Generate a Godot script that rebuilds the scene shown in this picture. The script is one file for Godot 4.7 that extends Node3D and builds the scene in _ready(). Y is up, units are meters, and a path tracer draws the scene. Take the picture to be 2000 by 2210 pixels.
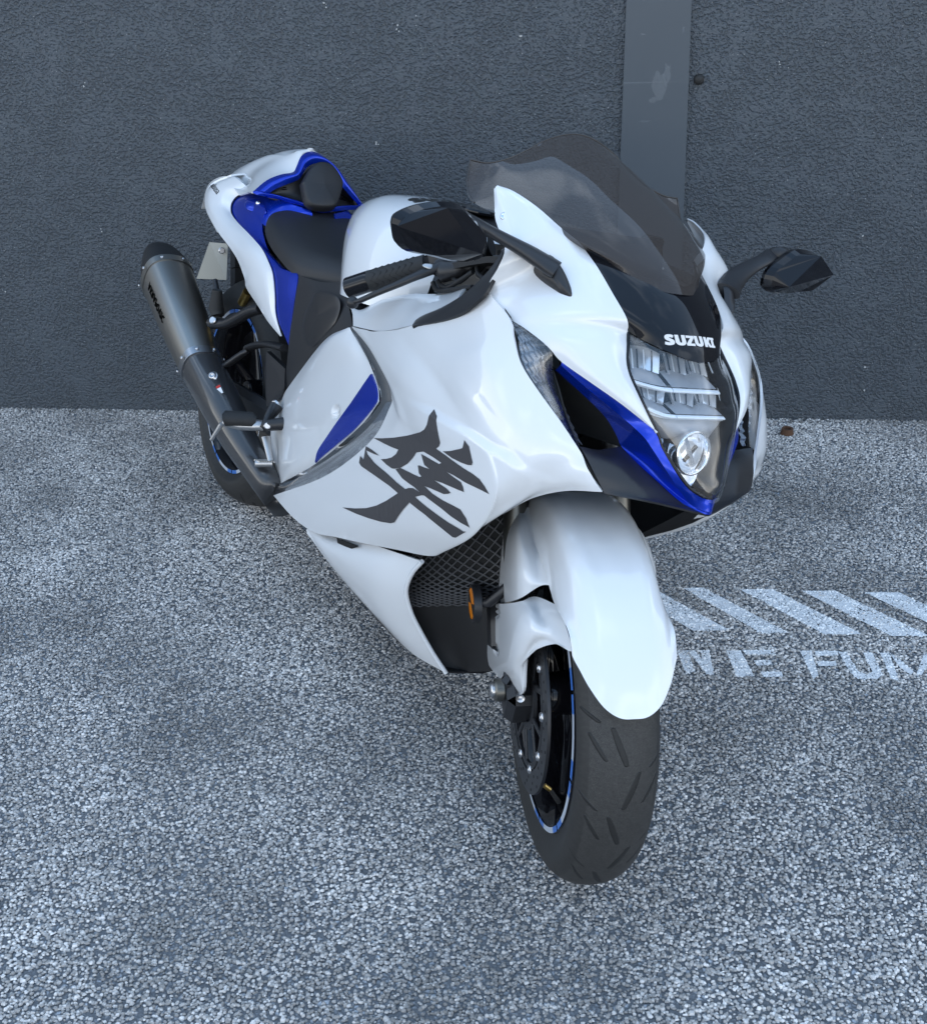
extends Node3D
# A parked white and blue sport motorcycle in front of a dark painted stucco wall.
const UPV := Vector3.UP
var M := {}
var bike: Node3D
var steer_t: Transform3D
var names := {}

# ------------------------------------------------------------------ mesh builder
class MB:
	var v := PackedVector3Array()
	var n := PackedVector3Array()
	var uv := PackedVector2Array()
	var ix := PackedInt32Array()
	func vert(p: Vector3, nn: Vector3, t := Vector2.ZERO) -> int:
		v.append(p); n.append(nn); uv.append(t)
		return v.size() - 1
	func tri(a: int, b: int, c: int) -> void:
		var nn := n[a] + n[b] + n[c]
		var g := (v[b] - v[a]).cross(v[c] - v[a])
		if g.length_squared() < 1e-18:
			return
		if g.dot(nn) > 0.0:
			ix.append_array([a, c, b])
		else:
			ix.append_array([a, b, c])
	func flat(a: Vector3, b: Vector3, c: Vector3, out: Vector3) -> void:
		var g := (b - a).cross(c - a)
		if g.length_squared() < 1e-18:
			return
		g = g.normalized()
		if g.dot(out) < 0.0:
			g = -g
		tri(vert(a, g, Vector2(a.x, a.y)), vert(b, g, Vector2(b.x, b.y)), vert(c, g, Vector2(c.x, c.y)))
	func quad(a: Vector3, b: Vector3, c: Vector3, d: Vector3, out: Vector3) -> void:
		flat(a, b, c, out); flat(a, c, d, out)
	func mirror() -> MB:
		var o := MB.new()
		var k := Vector3(1, 1, -1)
		for i in v.size():
			o.v.append(v[i] * k); o.n.append(n[i] * k)
		o.uv = uv
		for i in range(0, ix.size(), 3):
			o.ix.append_array([ix[i], ix[i + 2], ix[i + 1]])
		return o
	func join(o: MB) -> MB:
		var k := v.size()
		v.append_array(o.v); n.append_array(o.n); uv.append_array(o.uv)
		for i in o.ix:
			ix.append(i + k)
		return self
	func moved(t: Transform3D) -> MB:
		var o := MB.new()
		for i in v.size():
			o.v.append(t * v[i]); o.n.append((t.basis * n[i]).normalized())
		o.uv = uv; o.ix = ix
		return o
	func mesh() -> ArrayMesh:
		var a := []
		a.resize(Mesh.ARRAY_MAX)
		a[Mesh.ARRAY_VERTEX] = v; a[Mesh.ARRAY_NORMAL] = n; a[Mesh.ARRAY_TEX_UV] = uv; a[Mesh.ARRAY_INDEX] = ix
		var m := ArrayMesh.new()
		m.add_surface_from_arrays(Mesh.PRIMITIVE_TRIANGLES, a)
		return m

func put(called: String, mb: MB, mat: Material, parent: Node, label := "") -> MeshInstance3D:
	var o := MeshInstance3D.new()
	o.name = numbered(called, parent)
	o.mesh = mb.mesh()
	o.material_override = mat
	parent.add_child(o, true)
	if label:
		o.set_meta("label", label)
	return o

func numbered(called: String, parent: Node) -> String:
	var key := str(parent.get_instance_id()) + called
	var k: int = names.get(key, 0)
	names[key] = k + 1
	return called if k == 0 else "%s_%03d" % [called, k]

func group(called: String, parent: Node) -> Node3D:
	var o := Node3D.new()
	o.name = numbered(called, parent)
	parent.add_child(o, true)
	return o

# ------------------------------------------------------------------ rows of millimetres to smooth sheets
func vec(a: Array, s := 0.001) -> PackedVector3Array:
	var r := PackedVector3Array()
	for i in range(0, a.size(), 3):
		r.append(Vector3(a[i], a[i + 1], a[i + 2]) * s)
	return r

func rows_of(a: Array) -> Array:
	var r := []
	for q in a:
		r.append(vec(q))
	return r

func spline(p: PackedVector3Array, k: int) -> PackedVector3Array:
	var r := PackedVector3Array()
	var c := p.size()
	for i in c - 1:
		var p1 := p[i]
		var p2 := p[i + 1]
		var p0 := p[i - 1] if i > 0 else p1 * 2.0 - p2
		var p3 := p[i + 2] if i + 2 < c else p2 * 2.0 - p1
		for j in k:
			r.append(p1.cubic_interpolate(p2, p0, p3, float(j) / k))
	r.append(p[c - 1])
	return r

func refined(rows: Array, su: int, sv: int) -> Array:
	var a := []
	for q in rows:
		a.append(spline(q, su))
	if sv <= 1:
		return a
	var w: int = a[0].size()
	var out := []
	for i in (rows.size() - 1) * sv + 1:
		var q := PackedVector3Array()
		q.resize(w)
		out.append(q)
	for j in w:
		var col := PackedVector3Array()
		for q in a:
			col.append(q[j])
		col = spline(col, sv)
		for i in col.size():
			out[i][j] = col[i]
	return out

func sym(rows: Array) -> Array:
	# rows run from the right edge to the centre line: continue them to the left edge
	var r := []
	for q in rows:
		var p: PackedVector3Array = q.duplicate()
		for i in range(q.size() - 2, -1, -1):
			p.append(q[i] * Vector3(1, 1, -1))
		r.append(p)
	return r

func around(rows: Array) -> Array:
	# rows run from the right side to the centre line at the front: continue them down the left side
	var r := rows.duplicate()
	for i in range(rows.size() - 2, -1, -1):
		var p := PackedVector3Array()
		for q in rows[i]:
			p.append(q * Vector3(1, 1, -1))
		r.append(p)
	return r

func sheet(g: Array, thick: float, out: Vector3, about := Vector3(0.85, 0.6, 0.0)) -> MB:
	var mb := MB.new()
	var h := g.size()
	var w: int = g[0].size()
	var nn := []
	var sign := 0.0
	for i in h:
		var row := PackedVector3Array()
		for j in w:
			var du: Vector3 = g[i][mini(j + 1, w - 1)] - g[i][maxi(j - 1, 0)]
			var dv: Vector3 = g[mini(i + 1, h - 1)][j] - g[maxi(i - 1, 0)][j]
			if du.length_squared() < 1e-12:
				var i2 := i + 1 if i < h / 2 else i - 1
				du = g[i2][mini(j + 1, w - 1)] - g[i2][maxi(j - 1, 0)]
			if dv.length_squared() < 1e-12:
				var j2 := clampi(j + 1 if j < w / 2 else j - 1, 0, w - 1)
				dv = g[mini(i + 1, h - 1)][j2] - g[maxi(i - 1, 0)][j2]
			var k := du.cross(dv)
			row.append(k.normalized() if k.length_squared() > 1e-20 else Vector3.ZERO)
			sign += k.dot(out if out != Vector3.ZERO else (g[i][j] - about))
		nn.append(row)
	var s := 1.0 if sign >= 0.0 else -1.0
	for i in h:
		for j in w:
			var k: Vector3 = nn[i][j]
			if k == Vector3.ZERO:
				k = nn[clampi(i + (1 if i < h / 2 else -1), 0, h - 1)][clampi(j + (1 if j < w / 2 else -1), 0, w - 1)]
			nn[i][j] = k * s
	for i in h:
		for j in w:
			mb.vert(g[i][j], nn[i][j], Vector2(float(j) / (w - 1), float(i) / (h - 1)))
	for i in h - 1:
		for j in w - 1:
			var a := i * w + j
			mb.tri(a, a + 1, a + w + 1); mb.tri(a, a + w + 1, a + w)
	if thick > 0.0:
		var base := mb.v.size()
		for i in h:
			for j in w:
				mb.vert(g[i][j] - nn[i][j] * thick, -nn[i][j], Vector2(float(j) / (w - 1), float(i) / (h - 1)))
		for i in h - 1:
			for j in w - 1:
				var a := base + i * w + j
				mb.tri(a, a + 1, a + w + 1); mb.tri(a, a + w + 1, a + w)
		var ring := []
		for j in w - 1:
			ring.append([j, j + 1, Vector2i(j, 1)]); ring.append([(h - 1) * w + j, (h - 1) * w + j + 1, Vector2i(j, h - 2)])
		for i in h - 1:
			ring.append([i * w, (i + 1) * w, Vector2i(1, i)]); ring.append([i * w + w - 1, (i + 1) * w + w - 1, Vector2i(w - 2, i)])
		for e in ring:
			var inner: Vector3 = g[e[2].y][e[2].x]
			var o: Vector3 = mb.v[e[0]] - inner
			mb.quad(mb.v[e[0]], mb.v[e[1]], mb.v[base + e[1]], mb.v[base + e[0]], o)
	return mb

func dented(g: Array, at: Vector3, r: float, depth: float, out: Vector3) -> Array:
	# a round screw dimple pressed into a sheet
	for row in g:
		for j in row.size():
			var d: float = (row[j] - at).length() / r
			if d < 1.0:
				row[j] -= out * depth * smoothstep(1.0, 0.55, d)
	return g

func panel(a: Array, su := 5, sv := 5, thick := 0.0035, out := Vector3.ZERO) -> MB:
	return sheet(refined(rows_of(a), su, sv), thick, out)

func both(called: String, mb: MB, mat: Material, parent: Node) -> MeshInstance3D:
	var r := put(called, mb, mat, parent)
	put(called, mb.mirror(), mat, parent)
	return r

# ------------------------------------------------------------------ solids
func frame_of(d: Vector3, hint := Vector3.UP) -> Basis:
	var z := d.normalized()
	if absf(z.dot(hint)) > 0.98:
		hint = Vector3.RIGHT
	var x := hint.cross(z).normalized()
	return Basis(x, z.cross(x), z)

func tube(p: PackedVector3Array, radii: Array, seg := 12, flat_y := 1.0, hint := Vector3.UP, caps := true) -> MB:
	# swept round or oval section along p; one radius or one for each point
	var mb := MB.new()
	var c := p.size()
	for i in c:
		var d := p[mini(i + 1, c - 1)] - p[maxi(i - 1, 0)]
		var f := frame_of(d, hint)
		var r: float = radii[mini(i, radii.size() - 1)]
		for k in seg + 1:
			var a := TAU * k / seg
			var q := f.x * cos(a) + f.y * sin(a) * flat_y
			var nn := (f.x * cos(a) * flat_y + f.y * sin(a)).normalized()
			mb.vert(p[i] + q * r, nn, Vector2(float(k) / seg, float(i)))
	for i in c - 1:
		for k in seg:
			var a := i * (seg + 1) + k
			mb.tri(a, a + 1, a + seg + 2); mb.tri(a, a + seg + 2, a + seg + 1)
	if caps:
		for e in [0, c - 1]:
			var o := (p[0] - p[1]).normalized() if e == 0 else (p[c - 1] - p[c - 2]).normalized()
			for k in seg:
				mb.flat(p[e], mb.v[e * (seg + 1) + k], mb.v[e * (seg + 1) + k + 1], o)
	return mb

func lathe(prof: Array, seg := 64, smooth := true, a0 := 0.0, a1 := TAU) -> MB:
	# prof: Vector2(radius, z); turned round the z axis
	var mb := MB.new()
	var c := prof.size()
	var run := 0.0
	for i in c - 1:
		var p: Vector2 = prof[i]
		var q: Vector2 = prof[i + 1]
		var ends := []
		for e in [i, i + 1]:
			var t: Vector2 = (prof[mini(e + 1, c - 1)] - prof[maxi(e - 1, 0)]) if smooth else (q - p)
			ends.append(Vector2(-t.y, t.x).normalized())
		var l := p.distance_to(q)
		var start := mb.v.size()
		for k in seg + 1:
			var a := a0 + (a1 - a0) * k / seg
			for e in 2:
				var at: Vector2 = p if e == 0 else q
				var nn: Vector2 = ends[e]
				mb.vert(Vector3(cos(a) * at.x, sin(a) * at.x, at.y), -Vector3(cos(a) * nn.x, sin(a) * nn.x, nn.y), Vector2(float(k) / seg, run + l * e))
		for k in seg:
			var b := start + k * 2
			mb.tri(b, b + 1, b + 3); mb.tri(b, b + 3, b + 2)
		run += l
	return mb

func cyl(at: Vector3, axis: Vector3, r: float, l: float, seg := 20, chamfer := 0.0) -> MB:
	var c := chamfer
	var pr := [Vector2(0.0001, l), Vector2(r - c, l), Vector2(r, l - c), Vector2(r, c), Vector2(r - c, 0), Vector2(0.0001, 0)]
	if c == 0.0:
		pr = [Vector2(0.0001, l), Vector2(r, l), Vector2(r, 0), Vector2(0.0001, 0)]
	return lathe(pr, seg, false).moved(Transform3D(frame_of(axis), at))

func ball(at: Vector3, r: float, squash := Vector3.ONE) -> MB:
	var pr := []
	for i in 13:
		var a := PI * i / 12.0
		pr.append(Vector2(maxf(sin(a) * r, 0.00001), cos(a) * r))
	return lathe(pr, 20).moved(Transform3D(Basis.from_scale(squash), at))

func box(at: Vector3, size: Vector3, b := Basis.IDENTITY, c := 0.0) -> MB:
	# chamfered box
	var mb := MB.new()
	var h := size * 0.5
	c = minf(c, minf(h.x, minf(h.y, h.z)) * 0.9)
	for ax in 3:
		for s in [-1.0, 1.0]:
			var n3 := Vector3.ZERO
			n3[ax] = s
			var u := (ax + 1) % 3
			var w := (ax + 2) % 3
			var q := []
			for k in [[-1, -1], [1, -1], [1, 1], [-1, 1]]:
				var p := Vector3.ZERO
				p[ax] = h[ax] * s; p[u] = (h[u] - c) * k[0]; p[w] = (h[w] - c) * k[1]
				q.append(p)
			mb.quad(q[0], q[1], q[2], q[3], n3)
			if c > 0.0:
				for s2 in [-1.0, 1.0]:
					var e := [Vector3.ZERO, Vector3.ZERO, Vector3.ZERO, Vector3.ZERO]
					for k in 4:
						var p := Vector3.ZERO
						var first: bool = k == 0 or k == 3
						p[ax] = (h[ax] if first else h[ax] - c) * s
						p[u] = (h[u] - c if first else h[u]) * s2
						p[w] = (h[w] - c) * (-1.0 if k < 2 else 1.0)
						e[k] = p
					var o := n3
					o[u] = s2
					mb.quad(e[0], e[1], e[2], e[3], o)
	return mb.moved(Transform3D(b, at))

func plate(poly: PackedVector3Array, thick: float, out: Vector3) -> MB:
	# a flat or nearly flat outline given its thickness
	var mb := MB.new()
	var f := frame_of(out)
	var flat2 := PackedVector2Array()
	for q in poly:
		flat2.append(Vector2(f.x.dot(q), f.y.dot(q)))
	var t := Geometry2D.triangulate_polygon(flat2)
	var o := out.normalized() * thick
	for i in range(0, t.size(), 3):
		mb.flat(poly[t[i]], poly[t[i + 1]], poly[t[i + 2]], out)
		mb.flat(poly[t[i]] - o, poly[t[i + 1]] - o, poly[t[i + 2]] - o, -out)
	var mid := Vector3.ZERO
	for q in poly:
		mid += q / poly.size()
	for i in poly.size():
		var a := poly[i]
		var b := poly[(i + 1) % poly.size()]
		mb.quad(a, b, b - o, a - o, (a + b) * 0.5 - mid)
	return mb

func mound(ring: PackedVector3Array, height: float, out: Vector3, steps := 5) -> MB:
	# a smooth pad that rises from an outline
	var c := ring.duplicate()
	c.append(ring[0])
	c = spline(c, 4)
	var mid := Vector3.ZERO
	for q in ring:
		mid += q / ring.size()
	var g := []
	for s in steps + 1:
		var k := float(s) / steps
		var row := PackedVector3Array()
		var lift := sin(k * PI * 0.5)
		for q in c:
			row.append(q.lerp(mid, 1.0 - cos(k * PI * 0.5)) + out * height * lift)
		g.append(row)
	return sheet(g, 0.0, out)

func hits(mb: MB, o: Vector3, d: Vector3) -> Variant:
	var best = null
	var far := INF
	for i in range(0, mb.ix.size(), 3):
		var h = Geometry3D.ray_intersects_triangle(o, d, mb.v[mb.ix[i]], mb.v[mb.ix[i + 1]], mb.v[mb.ix[i + 2]])
		if h != null and o.distance_squared_to(h) < far:
			far = o.distance_squared_to(h)
			best = h
	return best

func drape(poly: PackedVector2Array, on: MB, dir: Vector3, to3: Callable, lift: float, cell := 0.02) -> MB:
	# a flat print laid on a curved panel: cut into cells, each corner dropped on the panel
	var mb := MB.new()
	var r := Rect2(poly[0], Vector2.ZERO)
	for q in poly:
		r = r.expand(q)
	var cache := {}
	for i in int(ceil(r.size.x / cell)):
		for j in int(ceil(r.size.y / cell)):
			var p := r.position + Vector2(i, j) * cell
			var sq := PackedVector2Array([p, p + Vector2(cell, 0), p + Vector2(cell, cell), p + Vector2(0, cell)])
			for piece in Geometry2D.intersect_polygons(poly, sq):
				var t := Geometry2D.triangulate_polygon(piece)
				var w := PackedVector3Array()
				for q in piece:
					var key := Vector2i(q * 100000.0)
					if not cache.has(key):
						cache[key] = hits(on, to3.call(q) - dir * 0.6, dir)
					w.append(cache[key] - dir * lift if cache[key] != null else Vector3.INF)
				for k in range(0, t.size(), 3):
					if w[t[k]] != Vector3.INF and w[t[k + 1]] != Vector3.INF and w[t[k + 2]] != Vector3.INF:
						mb.flat(w[t[k]], w[t[k + 1]], w[t[k + 2]], -dir)
	return mb

func letters(text: String, size: float, font: String, weight := 800, depth := 0.0006) -> MB:
	var f := SystemFont.new()
	f.font_names = PackedStringArray([font])
	f.font_weight = weight
	var m := TextMesh.new()
	m.text = text
	m.font = f
	m.font_size = 64
	m.pixel_size = size / 64.0
	m.depth = depth
	m.curve_step = 2.0
	var a := m.get_mesh_arrays()
	var mb := MB.new()
	mb.v = a[Mesh.ARRAY_VERTEX]; mb.n = a[Mesh.ARRAY_NORMAL]
	mb.uv.resize(mb.v.size())
	if a[Mesh.ARRAY_INDEX] != null:
		mb.ix = a[Mesh.ARRAY_INDEX]
	else:
		mb.ix = PackedInt32Array(range(mb.v.size()))
	return mb

func lettering_on(text: MB, to_line: Callable, on: MB, dir: Vector3, lift: float) -> MB:
	var o := MB.new()
	var cache := {}
	o.uv = text.uv; o.ix = text.ix; o.n = text.n
	for i in text.v.size():
		o.n[i] = -dir
		var q := text.v[i]
		var line: Vector3 = to_line.call(q)
		var key := Vector2i(q.x * 1e5, q.y * 1e5)
		if not cache.has(key):
			cache[key] = hits(on, line - dir * 0.4, dir)
		var h = cache[key]
		o.v.append((h if h != null else line) - dir * (lift + (0.0004 if q.z > 0.0 else 0.0)))
	return o

# ------------------------------------------------------------------ materials
func mat(c: Color, rough: float, metal := 0.0) -> StandardMaterial3D:
	var m := StandardMaterial3D.new()
	m.albedo_color = c.linear_to_srgb()
	m.roughness = rough
	m.metallic = metal
	return m

func lin(r: float, g: float, b: float) -> Color:
	return Color(r, g, b)

func noise_tex(freq: float, seed: int, size: int, type := FastNoiseLite.TYPE_SIMPLEX_SMOOTH) -> Image:
	var n := FastNoiseLite.new()
	n.seed = seed
	n.noise_type = type
	n.frequency = freq
	n.fractal_type = FastNoiseLite.FRACTAL_NONE
	return n.get_image(size, size, false, false, false)

func bytes_of(n: FastNoiseLite, size: int) -> PackedByteArray:
	var im := n.get_image(size, size, false, false, false)
	im.convert(Image.FORMAT_L8)
	return im.get_data()

func cell_noise(freq: float, seed: int, what: int) -> FastNoiseLite:
	var n := FastNoiseLite.new()
	n.seed = seed
	n.noise_type = FastNoiseLite.TYPE_CELLULAR
	n.frequency = freq
	n.fractal_type = FastNoiseLite.FRACTAL_NONE
	n.cellular_return_type = what
	n.cellular_jitter = 1.0
	n.domain_warp_enabled = true
	n.domain_warp_amplitude = 5.0
	n.domain_warp_frequency = 0.07
	n.domain_warp_fractal_type = FastNoiseLite.DOMAIN_WARP_FRACTAL_NONE
	return n

func smooth_noise(freq: float, seed: int, octaves := 3) -> FastNoiseLite:
	var n := FastNoiseLite.new()
	n.seed = seed
	n.noise_type = FastNoiseLite.TYPE_SIMPLEX_SMOOTH
	n.frequency = freq
	n.fractal_octaves = octaves
	if octaves == 1:
		n.fractal_type = FastNoiseLite.FRACTAL_NONE
	return n

func make_asphalt() -> StandardMaterial3D:
	var s := 2048
	var val := bytes_of(cell_noise(0.082, 5, FastNoiseLite.RETURN_CELL_VALUE), s)
	var edge := bytes_of(cell_noise(0.082, 5, FastNoiseLite.RETURN_DISTANCE2_SUB), s)
	var fine := bytes_of(smooth_noise(0.16, 9, 2), s)
	var wide := bytes_of(smooth_noise(0.0035, 21, 3), s)
	var col := PackedByteArray()
	col.resize(s * s * 3)
	var hgt := PackedByteArray()
	hgt.resize(s * s)
	for i in s * s:
		var v := val[i] / 255.0
		var e := clampf((edge[i] / 255.0 - 0.03) * 3.2, 0.0, 1.0)
		var f := fine[i] / 255.0
		var low := 0.30 if v < 0.30 else 1.0      # stones that lie deeper in the binder
		var k := e * low
		# linear albedo: dark binder between grey chippings
		var a := lerpf(0.14, 0.22 + 0.36 * v * v, k) * (0.70 + 0.6 * f) * (0.80 + 0.4 * wide[i] / 255.0)
		var g := clampf(pow(a, 0.4545) * 255.0, 0.0, 255.0)
		col[i * 3] = int(g * 0.985); col[i * 3 + 1] = int(g); col[i * 3 + 2] = int(minf(g * 1.025, 255.0))
		hgt[i] = int(clampf((k * (0.55 + 0.35 * v) + 0.18 * f) * 255.0, 0.0, 255.0))
	var m := StandardMaterial3D.new()
	m.albedo_texture = ImageTexture.create_from_image(Image.create_from_data(s, s, false, Image.FORMAT_RGB8, col))
	m.heightmap_enabled = true
	m.heightmap_texture = ImageTexture.create_from_image(Image.create_from_data(s, s, false, Image.FORMAT_L8, hgt))
	m.heightmap_scale = 0.35
	m.roughness = 0.82
	m.uv1_triplanar = true
	m.uv1_world_triplanar = true
	m.uv1_scale = Vector3.ONE / 1.43
	return m

func stones_mesh(seed_: int) -> ArrayMesh:
	# a small angular chipping
	var rng := RandomNumberGenerator.new()
	rng.seed = seed_
	var mb := MB.new()
	var top := []
	var rim := []
	var n := 6
	for k in n:
		var a := TAU * (k + rng.randf_range(-0.28, 0.28)) / n
		var r := rng.randf_range(0.75, 1.1)
		rim.append(Vector3(cos(a) * r, rng.randf_range(-0.5, -0.2), sin(a) * r))
		top.append(Vector3(cos(a) * r * 0.62, rng.randf_range(0.26, 0.46), sin(a) * r * 0.62))
	var c := Vector3(rng.randf_range(-0.2, 0.2), 0.46, rng.randf_range(-0.2, 0.2))
	for k in n:
		var j := (k + 1) % n
		mb.flat(c, top[k], top[j], Vector3.UP)
		mb.quad(top[k], top[j], rim[j], rim[k], (top[k] + top[j]) * Vector3(1, 0.2, 1))
	return mb.mesh()

func chippings(poly_list: Array, inside: int, seed_: int, area: Rect2, density: float, shades: Array) -> Array:
	# random stones in an area; inside < 0: everywhere but in the outlines, else only in outline number inside
	var rng := RandomNumberGenerator.new()
	rng.seed = seed_
	var boxes := []
	for p in poly_list:
		var r := Rect2(p[0], Vector2.ZERO)
		for q in p:
			r = r.expand(q)
		boxes.append(r)
	var out := []
	var count := int(area.get_area() * density)
	for i in count:
		var q := area.position + Vector2(rng.randf(), rng.randf()) * area.size
		var hit := -1
		for k in poly_list.size():
			if boxes[k].has_point(q) and Geometry2D.is_point_in_polygon(q, poly_list[k]):
				hit = k
				break
		var s := rng.randf_range(0.0022, 0.0044)
		if rng.randf() < 0.06:
			s *= 1.35
		var y := rng.randf_range(-0.0016, 0.0006)
		var shade: float = rng.randf()
		var b := Basis(Vector3.UP, rng.randf() * TAU) * Basis(Vector3.RIGHT, rng.randf_range(-0.5, 0.5))
		b = b.scaled(Vector3(s, s * rng.randf_range(0.7, 1.1), s * rng.randf_range(0.7, 1.0)))
		if hit == inside:
			out.append([Transform3D(b, Vector3(q.x, y, q.y)), shade])
	return out

func lay_stones(called: String, list: Array, colour: Callable, m: Material, parent: Node, mesh_: Mesh) -> void:
	if list.is_empty():
		return
	var mm := MultiMesh.new()
	mm.transform_format = MultiMesh.TRANSFORM_3D
	mm.use_colors = true
	mm.mesh = mesh_
	mm.instance_count = list.size()
	for i in list.size():
		mm.set_instance_transform(i, list[i][0])
		mm.set_instance_color(i, colour.call(list[i][1], list[i][0].origin))
	var o := MultiMeshInstance3D.new()
	o.name = numbered(called, parent)
	o.multimesh = mm
	o.material_override = m
	parent.add_child(o, true)
	o.set_meta("kind", "stuff")

func make_stucco() -> StandardMaterial3D:
	var s := 2048
	var a := bytes_of(smooth_noise(0.070, 3, 2), s)
	var b := bytes_of(smooth_noise(0.150, 14, 2), s)
	var wide := bytes_of(smooth_noise(0.0045, 31, 3), s)
	var mid := bytes_of(smooth_noise(0.016, 35, 2), s)
	var speck := bytes_of(smooth_noise(0.16, 77, 1), s)
	var col := PackedByteArray()
	col.resize(s * s * 3)
	var hgt := PackedByteArray()
	hgt.resize(s * s)
	for i in s * s:
		var w := wide[i] / 255.0
		var calm := clampf((w - 0.47) * 4.0, 0.0, 1.0)      # places where the paint filled the texture
		var lump := a[i] / 255.0 * 0.62 + b[i] / 255.0 * 0.38
		var edge := 0.512 - 0.070 * calm - 0.10 * clampf((mid[i] / 255.0 - 0.42) * 3.0, 0.0, 1.0)
		var pit := 1.0 - smoothstep(edge - 0.045, edge + 0.020, lump)
		var h := 0.80 - 0.62 * pit + (b[i] / 255.0 - 0.5) * 0.30 + (a[i] / 255.0 - 0.5) * 0.25
		hgt[i] = int(clampf(h * 255.0, 0.0, 255.0))
		var k := (0.93 + 0.16 * w) * (1.0 - 0.30 * pit)
		var c := Color(0.060, 0.075, 0.092) * k
		if speck[i] > 236 and wide[(i * 7) % (s * s)] > 120:
			c = Color(0.42, 0.43, 0.42)
		col[i * 3] = int(pow(c.r, 0.4545) * 255.0); col[i * 3 + 1] = int(pow(c.g, 0.4545) * 255.0); col[i * 3 + 2] = int(pow(c.b, 0.4545) * 255.0)
	var m := StandardMaterial3D.new()
	m.albedo_texture = ImageTexture.create_from_image(Image.create_from_data(s, s, false, Image.FORMAT_RGB8, col))
	m.heightmap_enabled = true
	m.heightmap_texture = ImageTexture.create_from_image(Image.create_from_data(s, s, false, Image.FORMAT_L8, hgt))
	m.heightmap_scale = 0.30
	m.roughness = 0.46
	m.uv1_triplanar = true
	m.uv1_world_triplanar = true
	m.uv1_scale = Vector3.ONE / 1.9
	return m

func make_road_paint() -> StandardMaterial3D:
	var s := 1024
	var val := bytes_of(cell_noise(0.12, 15, FastNoiseLite.RETURN_DISTANCE2_SUB), s)
	var f := bytes_of(smooth_noise(0.09, 40, 2), s)
	var wide := bytes_of(smooth_noise(0.010, 41, 2), s)
	var col := PackedByteArray()
	col.resize(s * s * 4)
	for i in s * s:
		var e := val[i] / 255.0
		var worn := f[i] / 255.0 * 0.55 + wide[i] / 255.0 * 0.45
		var g := 232.0 + 26.0 * (f[i] / 255.0 - 0.5)
		g = minf(g, 240.0)
		col[i * 4] = int(g); col[i * 4 + 1] = int(g * 1.0); col[i * 4 + 2] = int(g)
		col[i * 4 + 3] = 255 if e > 0.012 + 0.08 * clampf((worn - 0.45) * 4.0, 0.0, 1.4) else 0
	var m := StandardMaterial3D.new()
	m.albedo_texture = ImageTexture.create_from_image(Image.create_from_data(s, s, false, Image.FORMAT_RGBA8, col))
	m.transparency = BaseMaterial3D.TRANSPARENCY_ALPHA_SCISSOR
	m.alpha_scissor_threshold = 0.5
	m.roughness = 0.75
	return m

func make_tyre_rubber(grooves: Array, scale: Vector2) -> StandardMaterial3D:
	var s := 512
	var col := Image.create(s, s, false, Image.FORMAT_RGB8)
	var hgt := Image.create(s, s, false, Image.FORMAT_L8)
	var n := smooth_noise(0.03, 6, 4)
	var fine := smooth_noise(0.3, 8, 1)
	for y in s:
		for x in s:
			var p := Vector2(x, y) / s
			var d := 1.0
			for g in grooves:
				if p.y < minf(g[1], g[3]) - 0.03 or p.y > maxf(g[1], g[3]) + 0.03:
					continue
				for sh in [-1.0, 0.0, 1.0]:
					var a := Vector2(g[0] + sh, g[1])
					var b := Vector2(g[2] + sh, g[3])
					var q := Geometry2D.get_closest_point_to_segment(p, a, b)
					var t := a.distance_to(q) / maxf(a.distance_to(b), 0.001)
					var w: float = g[4] * (0.45 + 0.55 * sin(PI * clampf(t * 0.85 + 0.1, 0.0, 1.0)))
					d = minf(d, (p.distance_to(q) - w) / 0.008)
			var k := clampf(d, 0.0, 1.0)
			var v := (0.018 + 0.007 * n.get_noise_2d(x, y) + 0.006 * fine.get_noise_2d(x, y)) * (0.35 + 0.65 * k)
			if k > 0.9 and absf(p.y - 0.5) < 0.22 and fine.get_noise_2d(x * 2.1 + 900.0, y * 2.1) > 0.52:
				v += 0.10
			var c := pow(maxf(v, 0.002), 0.4545)
			col.set_pixel(x, y, Color(c * 1.02, c, c * 0.97))
			hgt.set_pixel(x, y, Color(0.3 + 0.6 * k, 0, 0))
	var m := StandardMaterial3D.new()
	m.albedo_texture = ImageTexture.create_from_image(col)
	m.heightmap_enabled = true
	m.heightmap_texture = ImageTexture.create_from_image(hgt)
	m.heightmap_scale = 0.25
	m.roughness = 0.62
	m.uv1_scale = Vector3(scale.x, scale.y, 1)
	return m

func glass(c: Color, a: float) -> StandardMaterial3D:
	var m := mat(c, 0.02)
	m.albedo_color.a = a
	m.transparency = BaseMaterial3D.TRANSPARENCY_ALPHA
	return m

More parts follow.
